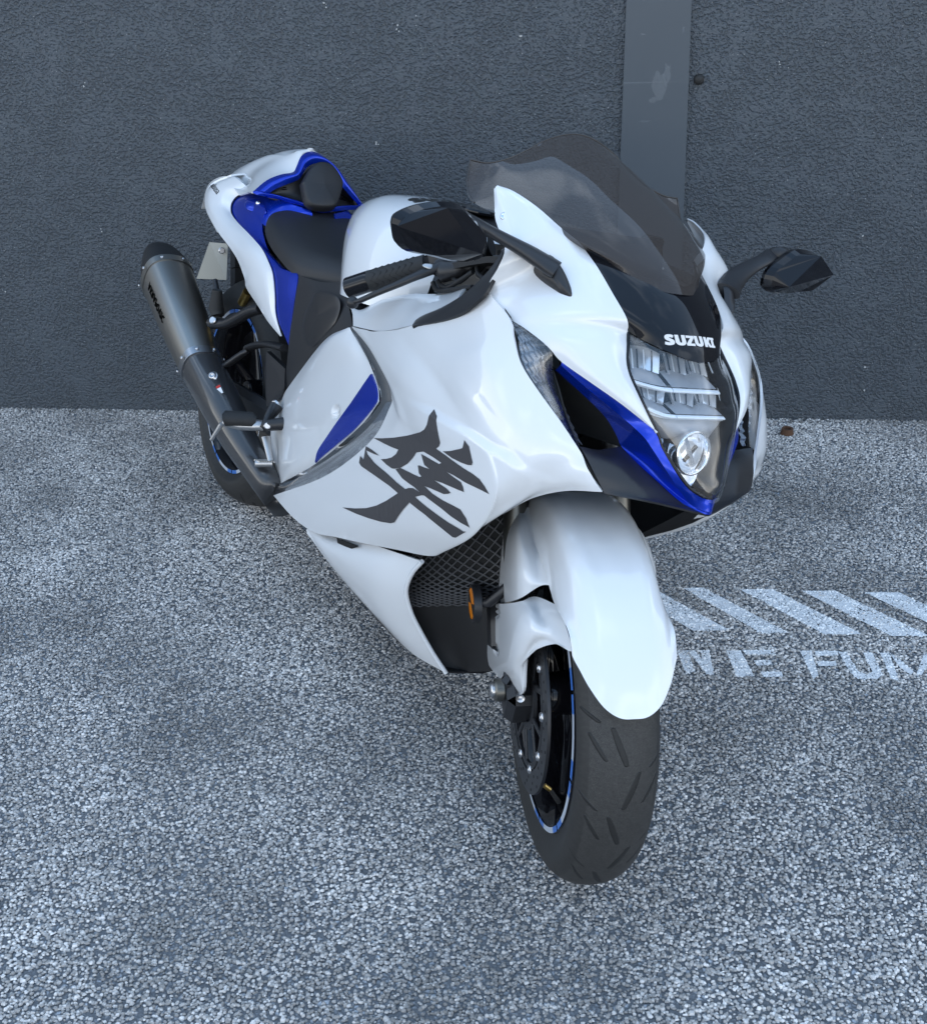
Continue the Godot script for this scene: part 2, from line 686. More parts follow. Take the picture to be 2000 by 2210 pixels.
func materials() -> void:
	var w := mat(lin(0.74, 0.75, 0.76), 0.28)
	w.clearcoat_enabled = true; w.clearcoat = 1.0; w.clearcoat_roughness = 0.02
	M.white = w
	var b := mat(lin(0.003, 0.034, 0.44), 0.26, 0.6)
	b.clearcoat_enabled = true; b.clearcoat = 0.55; b.clearcoat_roughness = 0.02; b.metallic_specular = 0.3
	M.blue = b
	M.black_gloss = mat(lin(0.006, 0.006, 0.008), 0.04)
	M.black_gloss.metallic_specular = 0.42
	M.black_plastic = mat(lin(0.016, 0.016, 0.018), 0.42)
	M.black_matte = mat(lin(0.010, 0.010, 0.011), 0.65)
	M.cavity = mat(lin(0.004, 0.004, 0.004), 0.8)
	M.rubber = mat(lin(0.018, 0.018, 0.018), 0.7)
	M.seat = mat(lin(0.014, 0.014, 0.016), 0.5)
	var grain := noise_tex(0.12, 50, 512)
	M.seat.heightmap_enabled = true
	M.seat.heightmap_texture = ImageTexture.create_from_image(grain)
	M.seat.heightmap_scale = 0.03
	M.seat.uv1_triplanar = true
	M.seat.uv1_scale = Vector3.ONE * 8.0
	M.chrome = mat(lin(0.85, 0.85, 0.86), 0.05, 1.0)
	M.reflector = mat(lin(0.88, 0.90, 0.93), 0.16, 0.60)
	M.satin = mat(lin(0.42, 0.43, 0.45), 0.32, 1.0)
	M.steel = mat(lin(0.55, 0.55, 0.56), 0.28, 1.0)
	M.titanium = mat(lin(0.32, 0.31, 0.29), 0.36, 1.0)
	M.disc = mat(lin(0.10, 0.10, 0.105), 0.42, 0.9)
	M.carbon = mat(lin(0.020, 0.020, 0.022), 0.10)
	M.carbon.clearcoat_enabled = true
	M.alu = mat(lin(0.50, 0.50, 0.50), 0.38, 0.9)
	M.grey_plastic = mat(lin(0.20, 0.21, 0.23), 0.35)
	M.smoke = glass(lin(0.058, 0.048, 0.043), 0.72)
	M.smoke.metallic_specular = 0.40
	M.smoke_edge = mat(lin(0.03, 0.028, 0.028), 0.15)
	M.clear = glass(lin(0.9, 0.9, 0.9), 0.0)
	M.orange = mat(lin(0.75, 0.22, 0.01), 0.15)
	M.white_print = mat(lin(0.75, 0.76, 0.78), 0.4)
	M.grey_print = mat(lin(0.050, 0.047, 0.050), 0.55)
	M.dark_print = mat(lin(0.012, 0.012, 0.012), 0.4)
	M.red_print = mat(lin(0.5, 0.02, 0.01), 0.4)
	M.tape_blue = mat(lin(0.04, 0.15, 0.48), 0.3)
	M.tape_white = mat(lin(0.45, 0.49, 0.55), 0.3)
	M.plate = mat(lin(0.42, 0.40, 0.34), 0.5)
	M.brass = mat(lin(0.65, 0.45, 0.15), 0.3, 1.0)
	M.rust = mat(lin(0.09, 0.045, 0.025), 0.9)
	M.asphalt = make_asphalt()
	M.stucco = make_stucco()
	M.paint_strip = mat(lin(0.067, 0.083, 0.100), 0.42)
	var sc := noise_tex(0.006, 88, 512)
	M.paint_strip.heightmap_enabled = true
	M.paint_strip.heightmap_texture = ImageTexture.create_from_image(sc)
	M.paint_strip.heightmap_scale = 0.15
	M.paint_strip.uv1_triplanar = true
	M.paint_strip.uv1_world_triplanar = true
	M.road_paint = make_road_paint()
	M.stone = mat(lin(1, 1, 1), 0.75)
	M.stone.vertex_color_use_as_albedo = true
	M.front_tyre = make_tyre_rubber([[0.10, 0.50, 0.50, 0.58, 0.014], [0.60, 0.50, 0.98, 0.42, 0.014], [0.15, 0.62, 0.42, 0.72, 0.010], [0.65, 0.38, 0.92, 0.28, 0.010], [0.55, 0.66, 0.70, 0.78, 0.008], [0.05, 0.34, 0.20, 0.22, 0.008]], Vector2(14, 1))
	M.rear_tyre = make_tyre_rubber([[0.10, 0.55, 0.55, 0.66, 0.016], [0.60, 0.45, 1.05, 0.34, 0.016], [0.30, 0.70, 0.55, 0.80, 0.012], [0.80, 0.30, 1.05, 0.20, 0.012]], Vector2(12, 1))

# ------------------------------------------------------------------ the place
func structure(o: Node, label: String) -> void:
	o.set_meta("kind", "structure")
	o.set_meta("label", label)

func build_place() -> void:
	# ground: one sheet to the horizon
	var g := MB.new()
	g.quad(Vector3(-60, -0.003, -60), Vector3(60, -0.003, -60), Vector3(60, -0.003, 60), Vector3(-60, -0.003, 60), Vector3.UP)
	var ground := put("asphalt_ground", g, M.asphalt, self)
	structure(ground, "rough grey asphalt ground of the parking lot")
	# painted hatching and letters, worn
	var outlines := []
	var owners := []
	var stripes: Array = [[516,-2050,563,-2049,713,-1857,652,-1859],[646,-2035,724,-2030,870,-1842,788,-1847],[795,-2021,877,-2012,1011,-1824,953,-1825]]
	var s0: Array = stripes[0]
	var s2: Array = stripes[1]
	for k in range(-4, 6):
		var mb := MB.new()
		var q := []
		for i in 4:
			var a := Vector2(s0[i * 2], s0[i * 2 + 1]) * 0.001
			var b := Vector2(s2[i * 2], s2[i * 2 + 1]) * 0.001
			if k == 0 or k == 1:
				q.append(a if k == 0 else b)
			else:
				var step := (Vector2(0.1425, 0.0165))
				q.append(b + step * (k - 1))
		paint(mb, PackedVector2Array(q))
		outlines.append(PackedVector2Array(q))
		owners.append(put("painted_stripe", mb, M.road_paint, ground))
	var ls: Array = [[454,-1810,476,-1809,477,-1736,455,-1732],
[476,-1809,492,-1808,513,-1723,500,-1724],
[503,-1807,523,-1806,514,-1723,497,-1724],
[558,-1804,590,-1801,597,-1712,560,-1713],
[594,-1803,662,-1799,659,-1783,598,-1786],
[609,-1765,646,-1763,644,-1747,611,-1747],
[613,-1727,658,-1724,656,-1706,615,-1709],
[716,-1793,740,-1791,730,-1707,715,-1694,716,-1736],
[747,-1789,796,-1786,793,-1770,745,-1772],
[740,-1754,781,-1751,779,-1736,740,-1737],
[797,-1783,816,-1782,816,-1717,829,-1703,825,-1687,807,-1689,797,-1715],
[848,-1777,868,-1776,862,-1701,845,-1686,827,-1691,831,-1703,845,-1712],
[883,-1774,902,-1773,890,-1683,875,-1685],
[903,-1773,912,-1762,930,-1707,919,-1695,906,-1724],
[933,-1700,974,-1764,993,-1762,980,-1678,959,-1680,965,-1725,941,-1693]]
	var who := ["n", "n", "n", "e", "e", "e", "e", "f", "f", "f", "u", "u", "m", "m", "m"]
	var made := {}
	for i in ls.size():
		var poly := PackedVector2Array()
		for j in range(0, ls[i].size(), 2):
			poly.append(Vector2(ls[i][j], ls[i][j + 1]) * 0.001)
		if not made.has(who[i]):
			made[who[i]] = MB.new()
		paint(made[who[i]], poly, 0.0001 * (i % 3))
		outlines.append(poly)
		owners.append(who[i])
	for k in made:
		var o := put("painted_letter", made[k], M.road_paint, ground)
		for i in owners.size():
			if owners[i] is String and owners[i] == k:
				owners[i] = o
	# loose texture of the surface: chippings proud of the binder, thousands of them
	var wear := smooth_noise(9.0, 4, 3)
	var grime := smooth_noise(1.6, 12, 3)
	var spots := [[-0.53, -1.13, 0.035, 0.55], [-0.30, -1.55, 0.05, 0.35], [0.60, -1.73, 0.055, 0.5], [-0.95, -2.05, 0.07, 0.3], [0.15, -1.02, 0.03, 0.4], [0.75, -1.30, 0.06, 0.25], [-1.2, -2.7, 0.09, 0.3], [-0.62, -1.75, 0.04, 0.3], [0.36, -0.92, 0.03, 0.45], [0.0, -2.0, 0.22, 0.30], [0.95, -2.45, 0.12, 0.22]]
	var stain := func(at: Vector3) -> float:
		var k := 0.0
		for s in spots:
			var d: float = Vector2(at.x - s[0], at.z - s[1]).length() / s[2]
			k = maxf(k, s[3] * 0.5 * clampf(1.4 - d, 0.0, 1.0))
		return k
	var plain_stone := func(v: float, at: Vector3) -> Color:
		var tone: float = (0.27 + 0.46 * v * v) * (1.0 + 0.55 * grime.get_noise_2d(at.x, at.z)) * (1.0 - stain.call(at))
		return Color(tone * 1.05, tone, tone * 0.95)
	var painted_stone := func(v: float, at: Vector3) -> Color:
		if v + 0.9 * wear.get_noise_2d(at.x, at.z) > 1.0:
			return plain_stone.call(v, at)
		return Color(0.90, 0.90, 0.89) * (0.9 + 0.25 * v)
	var rocks := [stones_mesh(1), stones_mesh(2), stones_mesh(3)]
	for k in 3:
		lay_stones("stone_chippings", chippings(outlines, -1, 100 + k, Rect2(-2.4, -3.42, 4.8, 3.05), 13000.0, []), plain_stone, M.stone, ground, rocks[k])
	for i in outlines.size():
		var r := Rect2(outlines[i][0], Vector2.ZERO)
		for q in outlines[i]:
			r = r.expand(q)
		lay_stones("painted_chippings", chippings([outlines[i]], 0, 300 + i, r, 24000.0, []), painted_stone, M.stone, owners[i], rocks[i % 3])
	# wall
	var wb := Basis(Vector3(0.99148, 0, 0.13029), Vector3.UP, Vector3(-0.13029, 0, 0.99148))
	var wt := Transform3D(wb, Vector3(0, 0, -3.1029))
	var wall := Node3D.new()
	wall.name = "stucco_wall"
	wall.transform = wt
	add_child(wall)
	wall.set_meta("label", "dark blue-grey painted stucco wall behind the motorcycle")
	wall.set_meta("category", "wall")
	put("wall_face", box(Vector3(0, 1.2, -0.15), Vector3(26, 2.6, 0.3)), M.stucco, wall)
	# smooth vertical cover strip
	var grit_rng := RandomNumberGenerator.new()
	grit_rng.seed = 8
	var grit := []
	for i in 1500:
		var far := absf(grit_rng.randfn(0.0, 0.018))
		var at := wt * Vector3(grit_rng.randf_range(-2.6, 2.6), 0.001, far)
		var b := Basis(Vector3.UP, grit_rng.randf() * TAU).scaled(Vector3.ONE * grit_rng.randf_range(0.0018, 0.005))
		grit.append([Transform3D(b, at), grit_rng.randf()])
	lay_stones("wall_grit", grit, func(v: float, _p: Vector3): return Color(0.16, 0.155, 0.145) * (0.5 + 1.6 * v * v), M.stone, ground, rocks[1])
	var st := PackedVector3Array([Vector3(0.4865, 2.49, 0), Vector3(0.4885, -0.02, 0), Vector3(0.694, -0.02, 0), Vector3(0.655, 1.25, 0), Vector3(0.652, 2.49, 0)])
	var front := PackedVector3Array()
	for q in st:
		front.append(q + Vector3(0, 0, 0.012))
	put("cover_strip", plate(front, 0.02, Vector3.BACK), M.paint_strip, wall)
	var chip_rng := RandomNumberGenerator.new()
	chip_rng.seed = 31
	for k in 34:
		var c := Vector3(chip_rng.randf_range(-1.6, 1.6), chip_rng.randf_range(0.05, 1.35), 0.0015)
		if c.x > 0.47 and c.x < 0.70:
			continue
		for e in chip_rng.randi_range(1, 3):
			var ring := PackedVector3Array()
			var r := chip_rng.randf_range(0.0012, 0.0034)
			for q in 7:
				var a := TAU * q / 7.0
				ring.append(c + Vector3(cos(a), sin(a), 0) * r * chip_rng.randf_range(0.5, 1.2))
			put("paint_chip", plate(ring, 0.002, Vector3.BACK), M.chip, wall)
			c += Vector3(chip_rng.randf_range(-0.008, 0.008), chip_rng.randf_range(-0.010, 0.010), 0)
	for k in [[0.585, 0.99, 0.020, 0.05], [0.605, 1.02, 0.012, 0.035], [0.57, 0.955, 0.014, 0.008], [0.535, 1.12, 0.009, 0.004], [0.64, 1.13, 0.004, 0.010], [0.55, 0.90, 0.020, 0.002]]:
		var ring := PackedVector3Array()
		for q in 14:
			var a := TAU * q / 14.0
			var r := chip_rng.randf_range(0.55, 1.1)
			ring.append(Vector3(k[0] + cos(a) * k[2] * r, k[1] + sin(a) * k[3] * r, 0.0124))
		put("scuff_mark", plate(ring, 0.001, Vector3.BACK), M.scuff, wall)
	var stop := group("wall_bumper", self)
	stop.transform = wt * Transform3D(Basis.IDENTITY, Vector3(0.6905, 1.0035, 0))
	var pr := []
	for i in 9:
		var a := PI * 0.5 * i / 8.0
		pr.append(Vector2(maxf(sin(a) * 0.0135, 0.0001), 0.006 + cos(a) * 0.011))
	pr.append(Vector2(0.0142, 0.003)); pr.append(Vector2(0.0142, -0.004))
	put("rubber_dome", lathe(pr, 24), M.rubber, stop)
	stop.set_meta("label", "small black rubber dome fixed to the wall beside the smooth strip")
	stop.set_meta("category", "bumper")
	# rusty threaded socket lying by the wall
	var nut := group("rusty_socket", self)
	nut.position = Vector3(0.999, 0, -2.862)
	put("sleeve", lathe([Vector2(0.010, 0.002), Vector2(0.010, 0.017), Vector2(0.017, 0.018), Vector2(0.018, 0.010), Vector2(0.019, 0.002), Vector2(0.021, 0.0)], 20, false).moved(Transform3D(Basis(Vector3.RIGHT, -PI / 2), Vector3.ZERO)), M.rust, nut)
	put("core", cyl(Vector3(0, 0.0, 0), Vector3.UP, 0.0065, 0.012, 12, 0.001), M.rust, nut)
	nut.set_meta("label", "small rusty round metal socket on the asphalt at the foot of the wall")
	nut.set_meta("category", "socket")

func paint(mb: MB, poly: PackedVector2Array, dy := 0.0) -> void:
	var t := Geometry2D.triangulate_polygon(poly)
	for k in range(0, t.size(), 3):
		var w := []
		for i in 3:
			w.append(mb.vert(Vector3(poly[t[k + i]].x, 0.0004 + dy, poly[t[k + i]].y), Vector3.UP, poly[t[k + i]] * 1.35))
		mb.tri(w[0], w[1], w[2])

# ------------------------------------------------------------------ motorcycle
func creased(g: Array) -> Array:
	# the pressed line that runs from the chrome corner down to the wheel arch
	var line := vec([[1160,687,256,1290,707,276,1400,715,276,1476,709,259,1505,692,216,1521,683,172]][0])
	var total := line.size() - 1
	for row in g:
		for j in row.size():
			var p := Vector2(row[j].x, row[j].y)
			var best := 9.0
			var side := 0.0
			var along := 0.0
			for i in total:
				var a := Vector2(line[i].x, line[i].y)
				var b := Vector2(line[i + 1].x, line[i + 1].y)
				var q := Geometry2D.get_closest_point_to_segment(p, a, b)
				var d := p.distance_to(q)
				if d < best:
					best = d
					side = (b - a).cross(p - q)
					along = (i + a.distance_to(q) / a.distance_to(b)) / total
			var ends := smoothstep(0.0, 0.25, along) * (1.0 - smoothstep(0.75, 1.0, along))
			if side > 0.0:
				row[j].z -= 0.0065 * ends * smoothstep(0.0, 0.016, best) * (1.0 - smoothstep(0.03, 0.16, best))
	return g

func build_fairing() -> void:
	var fairing_rows: Array = [[856,727,205,893,734,211,931,742,216,968,749,222,1005,760,227,1042,771,232,1078,783,236,1114,797,240,1149,812,243,1185,826,245,1220,842,246,1254,860,246,1286,881,243,1312,909,236],
[936,720,215,978,723,226,1020,729,234,1061,737,241,1102,748,247,1142,760,251,1182,773,254,1213,786,257,1243,800,259,1273,814,259,1303,829,258,1332,846,255,1358,865,248,1381,888,237],
[1008,710,226,1052,709,239,1096,714,248,1138,723,256,1180,735,262,1222,748,266,1264,761,268,1286,774,270,1308,788,271,1330,801,271,1352,816,269,1373,832,264,1393,848,254,1409,867,241],
[1069,696,234,1117,691,248,1163,694,257,1208,704,266,1252,717,273,1296,730,276,1340,744,277,1355,756,279,1371,769,280,1386,782,278,1401,796,275,1414,811,269,1428,825,257,1439,838,241],
[1108,677,240,1160,668,253,1211,670,261,1260,681,270,1308,695,276,1356,709,278,1404,723,277,1415,736,277,1425,748,276,1435,761,273,1445,774,269,1454,788,260,1463,800,245,1471,809,226],
[1108,656,240,1168,643,251,1227,643,258,1282,656,266,1337,671,271,1393,686,272,1448,700,269,1456,712,267,1464,725,265,1472,737,261,1480,750,255,1486,763,244,1494,773,226,1502,777,203],
[1051,575,232,1124,562,241,1194,566,247,1261,584,255,1327,604,260,1394,624,259,1461,644,254,1471,660,252,1481,676,249,1491,693,244,1501,709,237,1510,727,225,1520,738,205,1532,742,179],
[861,429,210,956,422,217,1047,434,224,1135,463,232,1222,494,237,1310,524,237,1397,555,232,1419,580,231,1441,605,229,1463,631,224,1484,657,218,1504,684,206,1527,702,185,1553,712,158],
[570,259,180,694,261,183,814,284,190,929,328,199,1044,372,207,1160,416,208,1275,460,205,1316,498,206,1356,536,207,1396,575,205,1436,613,202,1475,652,193,1517,681,173,1563,699,148]]
	var fairing := sheet(creased(refined(rows_of(fairing_rows), 8, 10)), 0.004, Vector3(0.2, 0.2, 1))
	var side := both("side_fairing", fairing, M.white, bike)
	var left: Node = bike.get_child(bike.get_child_count() - 1)
	var inner := []
	for q in rows_of(fairing_rows):
		var p := PackedVector3Array()
		for k in q:
			p.append(k + Vector3(-0.004, 0.0, -0.007))
		inner.append(p)
	both("fairing_lining", sheet(refined(inner, 3, 3), 0.0, Vector3(0.2, 0.2, 1)), M.black_matte, bike)
	# large brush character on each side
	var face := sheet(creased(refined(rows_of(fairing_rows), 5, 7)), 0.0, Vector3(0.2, 0.2, 1))
	var ks: Array = [[2588,1440,2624,1430,2635,1413,2649,1391,2663,1361,2656,1347,2638,1333,2561,1293,2501,1266,2475,1236,2440,1203,2390,1168,2343,1145,2323,1138,2277,1133,2224,1131,2270,1151,2312,1173,2344,1198,2358,1219,2300,1205,2218,1188,2127,1171,2195,1196,2311,1243,2418,1291,2526,1343,2559,1364,2576,1386,2582,1413],
[2552,1290,2638,1333,2701,1335,2794,1334,2840,1335,2873,1332,2897,1319,2915,1304,2874,1301,2809,1294,2752,1292,2706,1287,2670,1286,2664,1293,2676,1302,2623,1299],
[2539,1276,2601,1285,2664,1293,2676,1302,2711,1287,2744,1286,2786,1286,2796,1275,2801,1261,2775,1256,2731,1249,2684,1241,2643,1231,2684,1233,2713,1234,2734,1229,2721,1220,2698,1209,2665,1203,2623,1195,2581,1185,2634,1182,2692,1185,2741,1191,2778,1194,2801,1176,2812,1149,2803,1149,2772,1147,2727,1148,2680,1153,2629,1154,2581,1153,2558,1144,2541,1136,2521,1122,2493,1117,2551,1152,2507,1151,2468,1146,2412,1140,2373,1145,2354,1148,2388,1167,2466,1183,2541,1199,2555,1207,2536,1209,2522,1230,2535,1236,2569,1243,2606,1253,2568,1251,2557,1260],
[2794,1420,2817,1410,2825,1393,2838,1369,2834,1359,2814,1352,2780,1346,2735,1341,2681,1341,2724,1359,2768,1382,2787,1393,2791,1405],
[2051,1116,2137,1130,2207,1137,2159,1124,2079,1107,2097,1099,2171,1097,2285,1106,2375,1109,2446,1116,2471,1131,2502,1144,2551,1152,2575,1152,2521,1122,2582,1121,2654,1120,2710,1119,2755,1121,2778,1120,2792,1126,2731,1076,2716,1071,2667,1080,2580,1088,2485,1086,2443,1043,2407,1001,2377,964,2348,947,2274,918,2167,883,2050,848,1928,816,2048,866,2148,913,2234,962,2308,1013,2394,1079,2324,1074,2195,1058,2060,1038,2030,1042,1980,1059]]
	var ink := MB.new()
	var far := 0.0
	for k in ks:
		var poly := PackedVector2Array()
		for j in range(0, k.size(), 2):
			poly.append(Vector2(k[j], k[j + 1]) * 0.0005)
		ink.join(drape(poly, face, Vector3(0, 0, -1), func(q: Vector2): return Vector3(q.x, q.y, 0.3), 0.0007 + far, 0.018))
		far += 0.0001
	put("brush_emblem", ink, M.grey_print, side)
	put("brush_emblem", ink.mirror(), M.grey_print, left)
	both("chrome_trim", panel([[856,727,205,853,725,205,851,723,204,848,721,203],
[936,720,215,932,714,215,928,708,214,925,703,212],
[1008,710,226,1000,704,226,991,697,224,983,691,221],
[1069,696,234,1058,688,234,1046,681,232,1034,673,229],
[1108,677,240,1090,670,240,1073,663,238,1055,656,233],
[1108,656,240,1089,651,240,1070,646,238,1051,641,233],
[1051,575,232,1029,574,233,1007,574,231,985,573,226],
[861,429,210,840,429,210,820,430,208,800,430,204],
[570,259,180,578,272,181,585,285,180,593,298,178]], 4, 5, 0.004, Vector3(0, 0.2, 1)), M.chrome, bike)
	var inner_g := refined(rows_of([[848,721,195,845,721,197,842,720,199,839,720,200,836,719,200,833,719,200],
[925,703,204,885,695,210,845,687,210,805,680,207,765,672,202,725,664,190],
[983,691,213,904,662,214,825,633,209,746,604,202,666,575,191,587,546,175],
[1034,673,221,928,631,219,822,589,211,716,546,201,610,504,187,504,462,168],
[1055,656,225,939,606,222,822,556,213,706,506,201,590,456,187,473,407,166],
[1051,641,225,936,587,222,820,533,213,705,479,201,590,425,187,475,371,166],
[985,573,218,886,527,216,787,481,208,687,436,198,588,390,184,489,344,165],
[800,430,196,742,408,198,685,385,195,628,362,188,571,340,179,513,317,164],
[593,298,170,588,296,171,583,294,171,578,291,170,573,289,168,567,287,165]]), 14, 14)
	inner_g = dented(inner_g, vec([[875,566,219]][0])[0], 0.0155, 0.007, Vector3(0, 0.1, 1))
	both("inner_side_panel", sheet(inner_g, 0.004, Vector3(0, 0.2, 1)), M.white, bike)
	both("blue_accent", panel([[989,678,220,988,678,220,987,677,220,986,677,220],
[1019,666,224,1003,662,224,988,658,224,972,653,223],
[1036,651,227,1004,636,227,972,621,227,940,606,225],
[1030,631,227,985,605,226,940,579,225,894,553,222],
[967,567,221,927,546,220,888,525,219,848,503,216],
[891,506,213,864,491,212,837,476,211,810,461,210],
[788,427,200,788,428,200,788,429,201,788,430,201]], 4, 5, 0.003, Vector3(0, 0.2, 1)), M.blue, bike)
	both("upper_ledge", panel([[854,728,201,828,741,192,801,746,183,775,748,174,748,742,165],
[920,741,211,894,752,202,868,756,193,842,756,184,815,749,175],
[985,755,220,966,773,210,946,784,200,927,792,190,907,793,180],
[1049,775,229,1036,795,216,1023,810,203,1010,821,191,997,827,178],
[1112,799,236,1100,818,219,1088,831,203,1076,841,186,1064,845,170],
[1175,824,240,1161,842,221,1146,854,203,1132,862,184,1118,864,165],
[1237,851,242,1219,868,224,1201,879,206,1184,885,188,1166,884,170]], 5, 4, 0.003, Vector3(0, 1, 0.2)), M.white, bike)
	both("cockpit_trim", panel([[1141,807,246,1137,807,243,1133,807,241,1128,806,238],
[1231,840,251,1196,838,243,1160,831,234,1124,818,226],
[1286,867,253,1251,866,243,1216,860,234,1181,849,224],
[1314,890,252,1286,891,242,1257,888,232,1229,881,222],
[1324,909,244,1301,912,235,1279,912,227,1256,908,218],
[1314,936,228,1301,938,223,1288,937,217,1275,935,212],
[1305,966,215,1301,968,213,1296,968,210,1292,968,208]], 4, 4, 0.005, Vector3(0, 0.7, 0.6)), M.black_plastic, bike)
	both("upper_cowl", panel([[1222,1047,194,1222,1047,195,1222,1045,197,1222,1044,198,1222,1043,198,1221,1041,199],
[1252,1045,185,1252,1042,191,1250,1039,195,1247,1034,199,1244,1030,203,1239,1023,205],
[1296,1033,170,1294,1030,182,1289,1025,191,1282,1018,200,1275,1011,207,1264,1001,213],
[1326,1014,145,1331,1011,165,1331,1005,182,1329,997,198,1325,987,213,1317,973,224],
[1348,995,113,1352,992,143,1350,984,169,1345,973,193,1338,960,216,1325,943,234],
[1387,973,108,1379,967,139,1367,956,167,1351,943,192,1333,928,215,1310,908,235],
[1433,943,103,1422,941,135,1406,934,163,1387,925,189,1366,914,213,1339,899,233],
[1463,919,96,1453,919,128,1438,915,157,1420,908,184,1400,899,208,1374,885,229],
[1463,900,88,1458,903,120,1447,901,148,1434,897,174,1418,890,199,1397,879,219],
[1477,883,96,1475,887,124,1467,887,148,1457,885,170,1444,880,191,1425,870,207],
[1493,865,102,1490,871,126,1482,872,147,1472,871,166,1459,869,183,1441,861,197],
[1509,850,104,1505,856,125,1496,858,143,1485,857,159,1472,855,174,1455,849,185],
[1530,831,100,1528,835,114,1522,837,126,1514,837,137,1506,836,147,1494,832,155],
[1546,810,90,1545,813,98,1542,815,105,1539,815,112,1535,815,117,1529,814,122],
[1561,786,76,1561,787,76,1561,787,77,1561,787,77,1561,787,77,1560,787,77]], 5, 4, 0.0022, Vector3(0.6, 0.6, 0.5)), M.white, bike)
	var chin := sheet(refined(around(rows_of([[1454,849,184,1454,846,184,1453,844,184],
[1493,832,154,1489,827,155,1485,823,156],
[1528,814,121,1522,807,122,1516,801,122],
[1561,786,76,1558,783,86,1554,780,96],
[1569,768,66,1569,765,74,1568,763,81],
[1591,742,50,1587,740,55,1584,737,59],
[1610,724,34,1604,718,36,1598,713,38],
[1618,715,20,1613,707,21,1608,698,22],
[1622,711,9,1622,703,11,1621,694,12],
[1626,711,0,1627,703,0,1629,694,0]])), 4, 5), 0.0, Vector3(0.7, 0.5, 0.0))
	chin.join(sheet(refined(around(rows_of([[1453,844,184,1447,840,181,1442,836,179,1437,832,178],
[1485,823,156,1476,821,157,1467,819,158,1459,818,160],
[1516,801,122,1503,800,125,1491,799,129,1480,799,134],
[1554,780,96,1532,779,98,1511,779,102,1491,779,108],
[1568,763,81,1545,760,83,1524,758,87,1504,757,92],
[1584,737,59,1557,739,66,1533,742,75,1510,746,86],
[1598,713,38,1578,719,49,1559,725,61,1542,732,76],
[1608,698,22,1595,703,32,1583,709,43,1573,715,56],
[1621,694,12,1615,694,17,1609,695,23,1604,696,30],
[1629,694,0,1628,692,0,1628,691,0,1628,689,0]])), 4, 5), 0.0, Vector3(0.6, -0.2, 0.0)))
	put("blue_chin", chin, M.blue, bike)
	both("duct_lip", panel([[1522,750,172,1519,747,157,1517,744,143,1514,742,128,1512,743,114,1510,744,99,1507,746,84],
[1536,736,165,1538,736,150,1541,736,135,1542,736,120,1541,735,104,1540,734,89,1539,733,74],
[1551,720,158,1557,719,141,1562,719,124,1567,719,107,1568,717,89,1569,716,72,1571,715,54],
[1561,706,150,1570,704,130,1579,703,111,1588,702,91,1592,700,70,1597,698,49,1602,697,28],
[1566,698,146,1579,698,123,1592,699,99,1603,698,75,1611,695,50,1620,692,25,1628,689,0]], 4, 5, 0.003, Vector3(0.5, 0.4, 0.6)), M.black_plastic, bike)
	both("ram_air_duct", panel([[1444,833,186,1423,830,181,1416,829,178,1414,828,176,1416,829,174,1434,832,175],
[1465,815,186,1423,809,174,1412,809,167,1410,809,161,1417,811,157,1455,818,157],
[1483,794,184,1412,785,163,1395,783,150,1394,784,139,1408,787,131,1476,799,131],
[1499,771,177,1402,757,148,1380,755,130,1378,756,115,1399,760,104,1493,776,104],
[1522,744,168,1416,728,135,1390,725,115,1387,724,98,1408,728,85,1509,744,84]], 4, 4, 0.002, Vector3(1, 0, 0.3)), M.cavity, bike)
	var lens := panel([[1383,886,235,1383,886,235,1383,886,235,1384,886,235,1384,886,235],
[1413,870,238,1413,872,234,1413,873,229,1412,875,223,1410,876,217],
[1436,842,240,1439,847,232,1442,853,222,1443,857,211,1443,862,199],
[1459,816,229,1459,819,221,1457,822,211,1454,825,201,1450,827,190],
[1481,793,214,1482,794,208,1481,795,201,1480,796,194,1478,797,186],
[1503,770,197,1503,771,193,1502,771,188,1501,771,183,1499,771,178],
[1524,750,177,1524,750,176,1523,749,174,1522,749,173,1521,749,171]], 5, 5, 0.002, Vector3(0.6, 0.2, 0.7))
	var back := rows_of([[1383,886,235,1383,886,235,1383,886,235,1384,886,235,1384,886,235],
[1413,870,238,1413,872,234,1413,873,229,1412,875,223,1410,876,217],
[1436,842,240,1439,847,232,1442,853,222,1443,857,211,1443,862,199],
[1459,816,229,1459,819,221,1457,822,211,1454,825,201,1450,827,190],
[1481,793,214,1482,794,208,1481,795,201,1480,796,194,1478,797,186],
[1503,770,197,1503,771,193,1502,771,188,1501,771,183,1499,771,178],
[1524,750,177,1524,750,176,1523,749,174,1522,749,173,1521,749,171]])
	for q in back:
		for j in q.size():
			q[j] += Vector3(-0.012, 0, -0.010)
	var body := sheet(refined(back, 8, 6), 0.0, Vector3(0.6, 0.2, 0.7))
	var rng := RandomNumberGenerator.new()
	rng.seed = 3
	for i in body.v.size():
		body.v[i] += Vector3(0.003 * sin(body.uv[i].y * 90.0), 0, 0.002 * sin(body.uv[i].x * 40.0))
		body.n[i] = (body.n[i] + Vector3(0.5 * cos(body.uv[i].y * 90.0), 0, 0.4 * cos(body.uv[i].x * 40.0))).normalized()
	for mir in [false, true]:
		var l := put("turn_signal", lens.mirror() if mir else lens, M.clear, bike)
		put("signal_reflector", body.mirror() if mir else body, M.signal_body, l)
